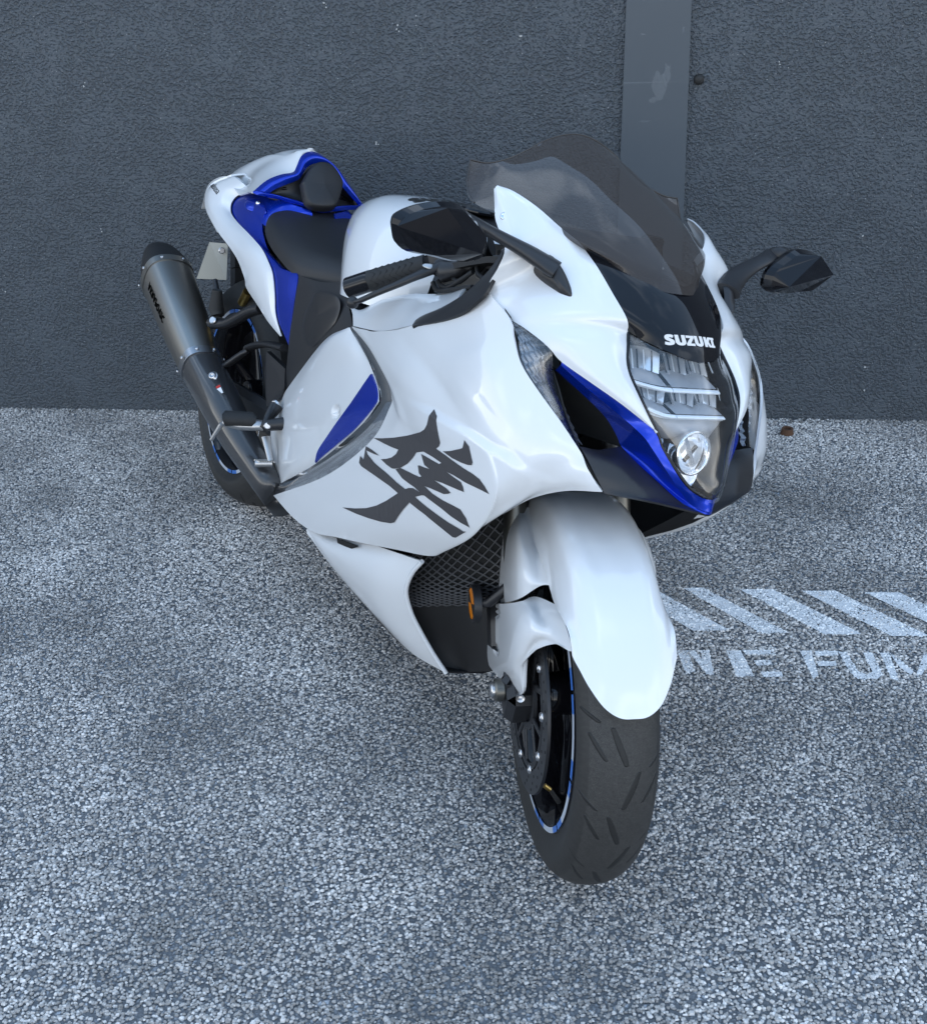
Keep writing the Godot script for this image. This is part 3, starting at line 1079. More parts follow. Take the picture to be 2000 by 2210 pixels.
	# lower cowl
	var belly := panel([[1225,424,190,1130,397,194,1035,366,189,944,328,180,852,293,172,755,270,170],
[1197,385,187,1107,360,197,1018,337,195,932,309,188,845,283,180,754,268,171],
[1179,341,179,1092,319,192,1007,304,193,924,287,189,840,272,183,752,265,173],
[1180,297,160,1093,279,176,1007,272,182,923,265,183,839,261,182,751,262,174],
[1190,258,136,1100,241,155,1012,242,166,926,245,174,839,251,178,750,260,175],
[1204,221,111,1111,206,131,1020,214,148,930,226,162,840,241,173,749,257,177],
[1222,186,85,1126,173,103,1031,187,124,937,208,145,843,232,164,748,255,178]], 5, 5, 0.004, Vector3(0.2, -0.2, 1))
	both("belly_cowl", belly, M.white, bike)
	var lip := PackedVector3Array()
	for q in rows_of([[1225,424,190,1130,397,194,1035,366,189,944,328,180,852,293,172,755,270,170],
[1197,385,187,1107,360,197,1018,337,195,932,309,188,845,283,180,754,268,171],
[1179,341,179,1092,319,192,1007,304,193,924,287,189,840,272,183,752,265,173],
[1180,297,160,1093,279,176,1007,272,182,923,265,183,839,261,182,751,262,174],
[1190,258,136,1100,241,155,1012,242,166,926,245,174,839,251,178,750,260,175],
[1204,221,111,1111,206,131,1020,214,148,930,226,162,840,241,173,749,257,177],
[1222,186,85,1126,173,103,1031,187,124,937,208,145,843,232,164,748,255,178]]):
		lip.append(q[0])
	both("belly_lip", tube(spline(lip, 6), [0.0042], 10), M.white, bike)
	both("belly_under_tray", panel([[748,255,178,748,251,119,748,247,59,748,243,0],
[838,233,165,838,229,110,838,225,55,838,221,0],
[984,196,135,984,192,90,984,188,45,984,184,0],
[1112,171,105,1112,167,70,1112,163,35,1112,159,0],
[1222,186,85,1222,182,57,1222,178,28,1222,174,0]], 2, 3, 0.003, Vector3(0, -1, 0)), M.black_plastic, bike)
	both("side_vent", panel([[906,314,186,1016,351,199],
[918,288,181,1014,349,197]], 3, 3, 0.002, Vector3(0.3, -0.1, 1)), M.cavity, bike)
	# radiator with its diamond mesh
	var rad := refined(sym(rows_of([[1144,448,165,1198,507,145,1270,579,100,1266,579,0],
[1138,342,155,1213,378,120,1298,428,75,1294,428,0],
[1147,293,145,1187,313,90,1286,363,50,1282,363,0]])), 5, 5)
	var slab := put("radiator", sheet(rad, 0.02, Vector3(1, -0.2, 0)), M.cavity, bike)
	put("radiator_guard", diamond_mesh(rad), M.guard_wire, slab)
	put("lower_duct", sheet(refined(sym(rows_of([[1135,288,142,1181,308,85,1280,359,45,1276,359,0],
[1147,224,112,1194,245,60,1289,298,35,1285,298,0],
[1204,173,66,1222,182,35,1295,228,20,1291,228,0]])), 4, 4), 0.01, Vector3(1, -0.2, 0)), M.black_matte, bike)

func diamond_mesh(g: Array) -> MB:
	# expanded metal: two families of thin wires over the radiator face
	var mb := MB.new()
	var h := g.size()
	var w: int = g[0].size()
	var at := func(u: float, v: float) -> Vector3:
		var x := clampf(u, 0, 0.9999) * (w - 1)
		var y := clampf(v, 0, 0.9999) * (h - 1)
		var i := int(y)
		var j := int(x)
		var a: Vector3 = g[i][j].lerp(g[i][j + 1], x - j)
		return a.lerp(g[i + 1][j].lerp(g[i + 1][j + 1], x - j), y - i) + Vector3(0.008, 0, 0)
	var nu := 26
	var nv := 30
	for i in nv:
		for j in nu:
			var c := Vector2((j + (0.5 if i % 2 else 0.0)) / nu, float(i) / nv)
			for s in [-0.5, 0.5]:
				var a: Vector3 = at.call(c.x, c.y)
				var b: Vector3 = at.call(c.x + s / nu, c.y + 1.0 / nv)
				mb.join(tube(PackedVector3Array([a, b]), [0.0016], 4, 1.0, Vector3.RIGHT, false))
	return mb

func build_front() -> void:
	# headlight
	var rows := sym(rows_of([[1463,900,87,1482,894,75,1502,890,61,1518,886,44,1529,883,23,1535,882,0],
[1476,884,93,1500,876,76,1521,871,58,1537,866,40,1548,863,20,1553,861,0],
[1492,865,101,1519,857,81,1540,850,61,1557,845,40,1568,841,20,1572,840,0],
[1508,850,103,1534,840,82,1555,832,62,1571,826,41,1582,822,21,1586,820,0],
[1529,831,99,1553,818,79,1573,808,59,1588,800,40,1598,795,20,1602,793,0],
[1545,810,89,1567,796,71,1586,785,53,1600,776,36,1609,770,18,1613,768,0],
[1560,786,75,1580,771,60,1597,760,45,1610,750,30,1619,744,15,1622,742,0],
[1568,767,65,1587,755,52,1603,745,39,1616,737,26,1624,732,13,1627,730,0],
[1590,742,49,1603,734,39,1614,727,29,1622,723,20,1628,719,10,1630,718,0],
[1609,723,33,1616,719,26,1622,716,20,1627,713,13,1630,712,7,1631,711,0],
[1621,714,14,1624,712,11,1626,710,8,1628,708,6,1630,707,3,1630,707,0]]))
	var lensg := refined(rows, 5, 5)
	var lamp := put("headlight", sheet(lensg, 0.003, Vector3(1, 0.3, 0)), M.clear, bike)
	var back := []
	for q in rows:
		var r := PackedVector3Array()
		for k in q:
			r.append(Vector3(k.x - 0.06 - 0.02 * (1.0 - absf(k.z) / 0.1), k.y - 0.005, k.z * 0.93))
		back.append(r)
	put("housing", sheet(refined(back, 3, 3), 0.0, Vector3(1, 0.3, 0)), M.black_gloss, lamp)
	for s in [1.0, -1.0]:
		var le := PackedVector3Array()
		for q in rows:
			le.append(q[0] * Vector3(1, 1, s) + Vector3(0.0005, 0, 0))
		put("lens_edge", tube(spline(le, 4), [0.0026], 6), M.black_gloss, lamp)
	# side walls from the lens edge to the housing
	for s in [1.0, -1.0]:
		var e := []
		for i in rows.size():
			var a: Vector3 = rows[i][0]
			var b: Vector3 = back[i][0]
			e.append(PackedVector3Array([a * Vector3(1, 1, s) + Vector3(-0.003, 0, -0.002 * s), b * Vector3(1, 1, s)]))
		put("housing_wall", sheet(refined(e, 2, 4), 0.0, Vector3(0.3, 0.2, -s)), M.reflector_dark, lamp)
	var lr := rows_of([[1463,900,87,1482,894,75,1502,890,61,1518,886,44,1529,883,23,1535,882,0],
[1476,884,93,1500,876,76,1521,871,58,1537,866,40,1548,863,20,1553,861,0],
[1492,865,101,1519,857,81,1540,850,61,1557,845,40,1568,841,20,1572,840,0],
[1508,850,103,1534,840,82,1555,832,62,1571,826,41,1582,822,21,1586,820,0],
[1529,831,99,1553,818,79,1573,808,59,1588,800,40,1598,795,20,1602,793,0],
[1545,810,89,1567,796,71,1586,785,53,1600,776,36,1609,770,18,1613,768,0],
[1560,786,75,1580,771,60,1597,760,45,1610,750,30,1619,744,15,1622,742,0],
[1568,767,65,1587,755,52,1603,745,39,1616,737,26,1624,732,13,1627,730,0],
[1590,742,49,1603,734,39,1614,727,29,1622,723,20,1628,719,10,1630,718,0],
[1609,723,33,1616,719,26,1622,716,20,1627,713,13,1630,712,7,1631,711,0],
[1621,714,14,1624,712,11,1626,710,8,1628,708,6,1630,707,3,1630,707,0]])
	var at := func(v: float, t: float, d: float) -> Vector3:
		# v down the lamp, t from the right end (1) to the left end (-1): a flat middle unit and swept outer units
		v += 0.15 * maxf(absf(t) - 0.5, 0.0) * 2.0
		var y := clampf(v, 0.0, 0.9999) * 10.0
		var i := int(y)
		var e: Vector3 = lr[i][0].lerp(lr[i + 1][0], y - i)
		var c: Vector3 = lr[i][5].lerp(lr[i + 1][5], y - i)
		var a := Vector3(c.x - 0.04, c.y - 0.004, 0.47 * e.z)
		var b := Vector3(e.x - 0.012, e.y - 0.002, e.z - 0.004)
		var s := absf(t)
		var q := Vector3(a.x, a.y, a.z * s / 0.5) if s < 0.5 else a.lerp(b, (s - 0.5) / 0.5)
		return q * Vector3(1, 1, 1.0 if t > 0.0 else -1.0) - Vector3(d, 0, 0)
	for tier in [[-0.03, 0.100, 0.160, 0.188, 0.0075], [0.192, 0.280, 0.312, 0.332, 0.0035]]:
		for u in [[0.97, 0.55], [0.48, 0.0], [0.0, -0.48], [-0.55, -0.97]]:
			var g := []
			for i in 7:
				var row := PackedVector3Array()
				var fv := i / 6.0
				for j in 9:
					var fu := j / 8.0
					var deep := -0.002 + 0.030 * pow(sin(PI * fu), 0.55) * (1.0 - 0.25 * fv)
					row.append(at.call(lerpf(tier[0], tier[1], fv), lerpf(u[0], u[1], lerpf(fu, 0.5, 0.24 * fv)), deep))
				g.append(row)
			put("reflector_bowl", sheet(refined(g, 2, 2), 0.0, Vector3(1, 0.3, 0)), M.reflector if u[1] > -0.9 else M.black_gloss, lamp)  # left outer bowl is black: dark lens reflection painted into its colour
			# fluted strips at the mouth of each bowl
			for fl in 5:
				var fu := 0.12 + 0.19 * fl
				var strip := PackedVector3Array()
				for i in 4:
					strip.append(at.call(lerpf(tier[0] + 0.01, tier[1], i / 3.0), lerpf(u[0], u[1], lerpf(fu, 0.5, 0.06 * i)), 0.016 * pow(sin(PI * fu), 0.6)))
				put("bowl_flute", tube(strip, [0.0012], 5), M.light_guide if fl % 2 else M.black_gloss, lamp)
			var lid := []
			for i in 5:
				var row := PackedVector3Array()
				var fi := i / 4.0
				for j in 9:
					var fu := j / 8.0
					row.append(at.call(lerpf(tier[1] + 0.006 - 0.016 * sin(PI * fu), tier[2], fi), lerpf(u[0] + (0.02 if u[0] > 0.9 else 0.0), u[1], fu), 0.016 - 0.024 * fi))
				lid.append(row)
			put("eyelid_shelf", sheet(refined(lid, 2, 2), 0.0, Vector3(0.6, 1, 0)), M.lamp_grey if u[1] > -0.9 else M.black_gloss, lamp)  # left outer shelf blackened too, standing for the dark reflection in the lens
		for u in [[0.99, 0.51], [0.49, -0.49]]:
			var bar := []
			for i in 3:
				var row := PackedVector3Array()
				for j in 7:
					row.append(at.call(lerpf(tier[2] + 0.004, tier[3], i / 2.0), lerpf(u[0], u[1], j / 6.0), -0.010 - (0.003 if i == 1 else 0.0)))
				bar.append(row)
			put("light_bar", sheet(refined(bar, 2, 2), 0.006, Vector3(1, 0.2, 0)), M.light_guide, lamp)
	# lower grey shroud and projector
	var shr := []
	for i in 7:
		var row := PackedVector3Array()
		for j in 13:
			var fu := j / 12.0 * 2.0 - 1.0
			row.append(at.call(lerpf(0.333, 0.47, i / 6.0), lerpf(-0.55, 0.97, j / 12.0), -0.006 + 0.032 * pow(i / 6.0, 0.7) - 0.012 * sin(PI * i / 6.0) * cos(fu * 1.5)))
		shr.append(row)
	put("shroud", sheet(refined(shr, 2, 2), 0.0, Vector3(1, 0.4, 0)), M.lamp_grey, lamp)
	var pc: Vector3 = at.call(0.515, 0.10, 0.004)
	var ax := Vector3(1, 0.18, 0.0).normalized()
	var f := Transform3D(frame_of(ax), pc)
	put("projector_ring", lathe([Vector2(0.0275, -0.02), Vector2(0.033, 0.0), Vector2(0.032, 0.006), Vector2(0.0288, 0.004), Vector2(0.0265, -0.006)], 40).moved(f), M.chrome, lamp)
	put("projector_bowl", lathe([Vector2(0.0275, -0.002), Vector2(0.0245, -0.014), Vector2(0.014, -0.022), Vector2(0.0001, -0.025)], 40).moved(f), M.reflector, lamp)
	var dome := []
	for i in 9:
		var a := PI * 0.5 * (8 - i) / 8.0
		dome.append(Vector2(maxf(sin(a) * 0.0275, 0.0001), cos(a) * 0.010))
	put("projector_lens", lathe(dome, 32).moved(f), M.clear, lamp)
	put("projector_shutter", box(pc + Vector3(-0.006, 0, 0), Vector3(0.006, 0.044, 0.004), frame_of(ax, Vector3(0, 1, 0.6))), M.chrome, lamp)
	put("projector_shutter", box(pc + Vector3(-0.008, -0.004, -0.006), Vector3(0.005, 0.030, 0.004), frame_of(ax, Vector3(0, 1, -0.9))), M.black_gloss, lamp)
	var side := []
	for i in 6:
		var row := PackedVector3Array()
		for j in 9:
			var fu := j / 8.0 * 2.0 - 1.0
			row.append(at.call(lerpf(0.46, 0.93, i / 5.0), lerpf(-0.35, 0.96, j / 8.0), 0.020 + 0.012 * cos(fu * 1.5)))
		side.append(row)
	put("lower_reflector", sheet(refined(side, 2, 2), 0.0, Vector3(1, 0.6, 0)), M.lamp_mirror, lamp)
	# black panel with the maker's name
	var bp := sheet(refined(sym(rows_of([[1348,995,113,1380,986,90,1405,978,68,1424,973,45,1436,969,23,1440,968,0],
[1387,973,108,1415,965,86,1437,959,65,1454,954,43,1464,951,22,1468,950,0],
[1433,943,103,1455,936,82,1473,932,62,1486,928,41,1494,926,21,1497,925,0],
[1460,920,95,1480,914,77,1497,908,59,1510,904,40,1518,902,20,1521,901,0],
[1462,902,89,1482,896,76,1502,892,62,1518,888,45,1528,884,24,1534,883,0]])), 5, 5), 0.003, Vector3(1, 0.7, 0))
	var black := put("black_nose_panel", bp, M.black_gloss, bike)
	var t := letters("SUZUKI", 0.0215, "Droid Sans", 900)
	var o0 := Vector3(1.5175, 0.9085, 0.010)
	var dir := Vector3(-1, -0.35, 0).normalized()
	var up := Vector3(-0.35, 1, 0).normalized()
	put("maker_name", lettering_on(bolder(t, 0.0010), func(q: Vector3): return o0 - Vector3(0, 0, 1) * q.x * 1.18 + up * q.y * 0.85, bp, dir, 0.0008), M.white_print, black)
	# smoked screen
	var sg := refined(sym(rows_of([[1162,1071,214,1160,1071,182,1154,1081,145,1147,1099,107,1141,1119,71,1138,1133,34,1137,1138,0],
[1178,1037,221,1184,1050,188,1188,1068,150,1190,1087,110,1192,1102,73,1193,1112,35,1194,1116,0],
[1201,1019,223,1215,1035,189,1227,1053,152,1236,1070,111,1244,1082,74,1248,1089,36,1249,1091,0],
[1227,1012,219,1248,1024,186,1268,1038,149,1283,1051,109,1294,1059,72,1300,1063,35,1302,1064,0],
[1256,1009,208,1283,1015,177,1308,1023,141,1328,1029,104,1341,1033,69,1348,1036,33,1351,1037,0],
[1285,1006,189,1315,1008,161,1344,1007,129,1368,1007,95,1382,1008,62,1391,1009,30,1393,1010,0],
[1313,998,162,1342,1000,137,1374,992,110,1400,985,81,1417,983,53,1426,983,26,1429,983,0],
[1338,977,125,1361,989,107,1381,983,93,1406,972,76,1431,962,54,1449,959,28,1456,959,0]])), 5, 5)
	for row in sg:
		for j in row.size():
			row[j] += Vector3(0.001, 0.001, 0)
	var pane := put("windscreen", sheet(sg, 0.0, Vector3(0.7, 0.7, 0)), M.smoke, bike)
	var edge := PackedVector3Array()
	for i in range(12, 0, -1):
		edge.append(sg[i][0])
	for q in sg[0]:
		edge.append(q)
	for i in range(1, 13):
		edge.append(sg[i][sg[0].size() - 1])
	put("screen_edge", tube(edge, [0.0016], 6), M.smoke_edge, pane)
	for s in [1.0, -1.0]:
		var sp: Vector3 = vec([1274,1011,206])[0] * Vector3(1, 1, s)
		put("screen_screw", lathe([Vector2(0.0070, -0.001), Vector2(0.0064, 0.001), Vector2(0.0050, 0.0012), Vector2(0.0045, 0.0002), Vector2(0.0001, 0.0002)], 20).moved(Transform3D(frame_of(Vector3(0.4, 0.6, 0.6 * s)), sp)), M.chrome, bike)
	# dark cockpit under the screen
	var ck := []
	for i in 5:
		var row := PackedVector3Array()
		for j in 9:
			var z := 0.15 - 0.30 * j / 8.0
			row.append(Vector3(1.10 + 0.33 * i / 4.0, 0.905 + 0.045 * sin(PI * i / 4.0), z * (1.15 - 0.35 * i / 4.0)))
		ck.append(row)
	put("cockpit_floor", sheet(refined(ck, 2, 2), 0.01, Vector3(0, 1, 0)), M.black_matte, bike)
	var dash := put("instrument_panel", box(Vector3(1.27, 0.965, 0), Vector3(0.05, 0.085, 0.23), Basis(Vector3.BACK, 0.35), 0.015), M.black_plastic, bike)
	for k in 4:
		put("gauge", cyl(Vector3(1.235, 0.975, 0.082 - 0.055 * k), Vector3(-1, 0.35, 0), 0.026 if k in [1, 2] else 0.02, 0.012, 24, 0.002), M.black_gloss, dash)

func bolder(t: MB, k: float) -> MB:
	# thicken letters by moving every vertex outwards from its stroke, using side normals
	var push := {}
	for i in t.v.size():
		if absf(t.n[i].z) < 0.5:
			var key := Vector2i(t.v[i].x * 1e6, t.v[i].y * 1e6)
			var a: Vector2 = push.get(key, Vector2.ZERO)
			push[key] = a + Vector2(t.n[i].x, t.n[i].y)
	var o := MB.new()
	o.n = t.n; o.uv = t.uv; o.ix = t.ix
	for i in t.v.size():
		var key := Vector2i(t.v[i].x * 1e6, t.v[i].y * 1e6)
		var d: Vector2 = push.get(key, Vector2.ZERO)
		d = d.normalized() * k if d.length() > 0.01 else Vector2.ZERO
		o.v.append(t.v[i] + Vector3(d.x, d.y, 0))
	return o

func build_tank_and_tail() -> void:
	var tk := sheet(refined(sym(rows_of([[645,765,105,623,788,104,603,804,100,585,816,94,567,827,85,550,835,73,533,840,58,516,844,38,500,845,0],
[655,760,126,632,799,124,613,824,120,594,845,112,576,862,102,559,875,88,542,884,69,525,890,46,508,892,0],
[675,757,148,655,806,146,638,838,141,621,864,132,605,886,119,590,902,103,575,914,82,560,922,54,545,924,0],
[715,757,170,701,813,168,689,850,162,678,880,152,667,904,137,656,923,118,646,937,94,635,945,62,625,948,0],
[760,762,184,751,820,182,743,859,175,735,890,164,728,915,148,721,935,128,714,950,101,707,958,67,700,961,0],
[830,768,184,825,827,182,821,865,175,818,897,164,814,922,148,810,942,128,807,956,101,803,965,67,800,968,0],
[910,775,166,908,830,164,907,866,158,906,895,148,905,919,134,903,938,115,902,951,92,901,959,60,900,962,0],
[990,785,140,990,828,138,990,856,133,990,878,125,990,897,113,990,911,97,990,922,77,990,928,51,990,930,0]])), 3, 6), 0.0, Vector3.ZERO, Vector3(0.75, 0.75, 0))
	var tank := put("fuel_tank", tk, M.white, bike)
	var t := bolder(letters("SUZUKI", 0.041, "Droid Sans", 900), 0.0022)
	# letters read from the rider's right side, along the top
	put("maker_name", lettering_on(t, func(q: Vector3): return Vector3(0.795 - q.y * 1.1, 1.1, 0.012 - q.x * 1.15), tk, Vector3.DOWN, 0.0008), M.dark_print, tank)
	put("filler_trim", mound(vec([905, 957, 70, 860, 962, 72, 825, 964, 45, 815, 965, 0, 825, 964, -45, 860, 962, -72, 905, 957, -70, 950, 948, -40, 955, 947, 0, 950, 948, 40]), 0.008, Vector3.UP), M.black_plastic, tank)
	put("filler_cap", cyl(Vector3(0.885, 0.966, 0), Vector3.UP, 0.036, 0.008, 32, 0.003), M.black_gloss, tank)
	put("seat", sheet(refined(sym(rows_of([[165,815,85,165,821,84,165,825,80,165,829,74,165,831,66,165,833,54,165,835,37,165,835,0],
[200,790,132,200,803,130,200,812,125,200,819,115,200,824,102,200,829,83,200,831,58,200,832,0],
[280,768,156,280,784,154,280,796,147,280,805,136,280,812,120,280,818,99,280,821,68,280,822,0],
[380,748,164,380,767,162,380,780,155,380,790,143,380,799,126,380,805,104,380,809,72,380,810,0],
[470,733,158,470,754,156,470,768,149,470,780,138,470,790,122,470,796,100,470,801,69,470,802,0],
[560,738,125,560,757,123,560,770,118,560,780,109,560,789,96,560,795,79,560,799,55,560,800,0],
[620,745,100,620,762,99,620,773,94,620,783,87,620,790,77,620,796,63,620,799,44,620,800,0]])), 4, 6), 0.0, Vector3.ZERO, Vector3(0.4, 0.7, 0)), M.seat, bike)
	var ts := panel([[41,845,120,9,854,129,-22,858,132,-52,859,133,-80,856,128],
[25,833,130,-14,838,142,-52,839,148,-89,837,152,-124,831,150],
[-1,817,140,-36,822,153,-69,821,161,-101,818,166,-132,811,166],
[1,798,150,-31,801,163,-61,800,171,-91,796,176,-118,788,176],
[27,780,155,1,782,168,-24,779,177,-48,774,183,-71,765,184],
[93,770,160,79,764,171,65,757,180,53,747,186,41,736,190],
[186,762,165,173,754,175,161,743,182,149,731,188,139,717,190],
[282,750,169,259,742,180,238,731,186,217,717,189,197,699,188],
[340,732,172,315,722,182,290,708,187,267,690,188,245,669,185],
[378,713,174,346,703,183,316,689,187,287,672,188,260,650,183],
[407,674,175,388,667,181,371,656,183,353,643,183,337,627,179],
[424,633,173,416,628,176,408,623,177,401,616,177,394,608,175],
[467,597,171,466,597,171,465,596,171,463,596,171,462,595,171]], 5, 5, 0.002, Vector3(0, 0.4, 1))
	var tail := put("tail_side_panel", ts, M.white, bike)
	put("tail_side_panel", ts.mirror(), M.white, bike)
	var se := vec([[-148,822,153,-53,813,163]][0])
	var line := (se[1] - se[0]).normalized()
	var sw := letters("Hayabusa", 0.020, "Droid Serif", 500)
	var sd := Vector3(0.1, -0.75, -0.65).normalized()
	var su := line.cross(sd).normalized()
	if su.y < 0.0:
		su = -su
	put("script_name", lettering_on(sw, func(q: Vector3): return se[0].lerp(se[1], 0.5) + line * (q.x * 0.9 + q.y * 0.25) + su * q.y, ts, sd, 0.0006), M.dark_print, tail)
	both("tail_inner_panel", panel([[41,842,116,43,840,115,45,838,113,47,836,112],
[25,830,126,55,832,125,86,833,122,117,832,118],
[-1,814,136,57,819,136,116,822,133,174,822,128],
[1,795,146,62,800,144,122,803,140,183,804,134],
[27,777,151,84,781,150,141,782,146,199,781,140],
[93,767,156,142,767,155,191,764,152,240,760,146],
[186,759,161,220,756,159,253,751,156,287,744,150],
[282,747,165,307,744,162,331,740,158,355,735,152],
[340,729,168,365,731,165,389,732,161,413,731,155],
[378,710,170,410,721,168,443,730,164,475,738,158],
[407,671,171,435,684,170,463,694,167,490,703,162],
[424,630,169,449,642,169,473,653,168,498,663,166],
[508,587,168,508,588,168,508,589,168,509,589,168]], 4, 4, 0.003, Vector3(0, 0.5, 1)), M.blue, bike)
	var hump := put("seat_cowl", sheet(refined(sym(rows_of([[42,828,146,90,844,144,128,852,147,126,883,115,129,900,84,131,910,55,124,924,44,109,946,31,102,957,20,99,962,0],
[-15,838,142,0,843,129,43,856,126,32,884,102,46,909,77,72,929,53,80,939,43,83,955,31,87,962,18,97,965,0],
[-61,855,134,-54,858,116,-41,844,105,-61,869,90,-37,901,70,14,931,50,36,939,42,56,950,30,72,959,16,95,967,0],
[-151,841,134,-144,844,116,-131,830,105,-151,855,90,-127,887,70,-76,917,50,-54,925,42,-34,936,30,-18,945,16,5,953,0],
[-271,800,121,-264,803,104,-251,789,94,-271,814,81,-247,846,63,-196,876,45,-174,884,38,-154,895,27,-138,904,14,-115,912,0],
[-381,725,94,-374,728,81,-361,714,73,-381,739,63,-357,771,49,-306,801,35,-284,809,29,-264,820,21,-248,829,11,-225,837,0]])), 4, 5), 0.004, Vector3.ZERO, Vector3(-0.05, 0.8, 0)), M.white, bike)
	var fr := panel([[131,852,148,129,883,116,132,901,85,134,911,56,127,924,46,113,946,33,106,958,17,103,963,-1,104,959,-25,109,945,-51,114,927,-78,123,902,-101,126,882,-122,133,855,-142],
[153,859,134,152,881,110,154,898,81,155,909,56,150,919,44,137,939,31,131,949,19,126,956,1,126,955,-21,129,947,-42,134,932,-62,144,909,-82,148,892,-101,153,864,-130],
[153,854,119,153,868,102,153,882,77,152,894,53,149,903,41,138,919,28,132,929,18,126,938,1,124,940,-20,124,936,-35,129,925,-49,141,903,-66,146,890,-81,148,860,-121]], 5, 4, 0.006, Vector3(0.8, 0.6, 0))
	fr.join(panel([[138,856,-139,147,850,-134,176,848,-86,192,844,-50,204,836,-2,198,840,36,184,846,70,171,848,96,156,848,122,144,848,141,133,852,150],
[149,864,-130,155,860,-126,180,858,-82,195,854,-46,208,845,-2,202,849,33,194,852,59,181,855,84,167,857,110,155,856,129,149,859,134],
[148,860,-121,150,858,-119,172,857,-79,187,853,-43,199,843,-3,194,846,31,191,846,48,180,850,72,166,853,98,155,852,118,153,854,119]], 4, 4, 0.006, Vector3(0.8, 0.6, 0)))
	put("cowl_frame", fr, M.blue, hump)
	put("cowl_intake", panel([[132,854,113,130,878,81,126,902,33,98,939,-23,104,918,-69,114,884,-105,114,853,-142],
[122,851,108,132,855,82,143,861,30,132,876,-21,125,871,-68,112,864,-109,93,850,-152],
[140,849,114,158,845,87,177,840,41,185,835,-7,171,844,-52,153,848,-93,122,853,-137]], 4, 4, 0.004, Vector3(0.8, 0.6, 0)), M.black_plastic, hump)
	var pr := vec([[170,887,50,187,866,49,202,847,45,212,839,31,214,839,5,209,844,-23,198,854,-38,176,878,-53,158,899,-62,146,919,-52,137,934,-36,136,939,-15,140,935,7,150,920,26]][0])
	var pd := mound(pr, 0.022, Vector3(0.8, 0.6, 0), 6)
	put("backrest_pad", pad_shape(pr, 0.024, Vector3(0.79, 0.61, 0)), M.seat, hump)
	for s in [1.0, -1.0]:
		for k in 2:
			var c := Vector3(0.12, 0.872 - 0.012 * k, 0.085 * s)
			put("intake_fin", tube(PackedVector3Array([c + Vector3(0.012, 0.012, -0.02 * s), c + Vector3(-0.006, -0.006, 0.03 * s)]), [0.004, 0.002], 6), M.black_gloss, hump)
	both("seat_surround", panel([[211,838,30,186,844,70,157,845,90,115,842,105,58,838,118],
[221,834,30,193,834,75,184,828,105,168,818,125,80,827,128],
[224,825,30,212,816,80,213,806,110,208,789,138,102,813,138]], 4, 4, 0.003, Vector3(0.3, 1, 0.3)), M.blue, bike)
	both("tail_top", panel([[-80,856,128,-85,863,96,-90,864,64,-95,861,32,-100,852,0],
[-124,831,150,-129,838,113,-134,839,75,-139,836,38,-144,827,0],
[-132,811,166,-137,818,125,-142,819,83,-147,816,42,-152,807,0],
[-118,788,176,-123,795,132,-128,796,88,-133,793,44,-138,784,0],
[-71,765,184,-76,772,138,-81,773,92,-86,770,46,-91,761,0],
[41,736,190,36,743,142,31,744,95,26,741,47,21,732,0]], 4, 4, 0.004, Vector3(0, 1, 0)), M.white, bike)
	var cover := panel([[478,736,157,526,741,155,578,747,150,625,758,145,663,770,140],
[495,680,164,566,699,165,627,715,163,680,727,158,730,732,152],
[504,609,168,576,636,172,647,660,172,718,683,168,776,703,162],
[513,531,168,562,559,173,619,595,174,675,642,172,754,683,166],
[504,426,165,523,449,166,544,479,166,577,515,166,636,571,168]], 5, 5, 0.004, Vector3(0, 0.2, 1))
	both("side_cover", cover, M.black_plastic, bike)
	both("side_cover_inset", mound(vec([[584,706,168,593,726,167,625,737,166,682,744,162,708,731,161,711,698,167,682,661,172,645,627,175,609,622,174,579,646,174,570,676,171]][0]), 0.004, Vector3(0, 0.15, 1)), M.cover_inset, bike)
	# glossy knob holes beside the seat
	for q in vec([[108,816,125,81,809,140]][0]).slice(0, 1):
		for s in [1.0, -1.0]:
			var at: Vector3 = q * Vector3(1, 1, s) + Vector3(0, 0.004, 0.002 * s)
			put("tail_dimple", mound_ring(at, Vector3(0.25, 0.75, 0.6 * s), 0.034, 0.022, 0.006), M.blue, bike)
			put("tail_stud", ball(at + Vector3(0.014, 0.006, 0.0), 0.0065), M.chrome, bike)

func pad_shape(ring: PackedVector3Array, h: float, out: Vector3) -> MB:
	var c := ring.duplicate()
	c.append(ring[0])
	c = spline(c, 4)
	var mid := Vector3.ZERO
	for q in ring:
		mid += q / ring.size()
	var g := []
	for k in [[1.0, -0.012], [1.0, 0.0], [0.985, 0.5], [0.94, 0.82], [0.86, 0.95], [0.6, 1.02], [0.3, 1.04], [0.02, 1.05]]:
		var row := PackedVector3Array()
		for q in c:
			row.append(mid.lerp(q, k[0]) + out * h * k[1])
		g.append(row)
	return sheet(g, 0.0, out)

func mound_ring(at: Vector3, out: Vector3, rx: float, ry: float, h: float) -> MB:
	var f := frame_of(out)
	var ring := PackedVector3Array()
	for k in 12:
		var a := TAU * k / 12.0
		ring.append(at + f.x * cos(a) * rx + f.y * sin(a) * ry)
	return mound(ring, h, out.normalized())

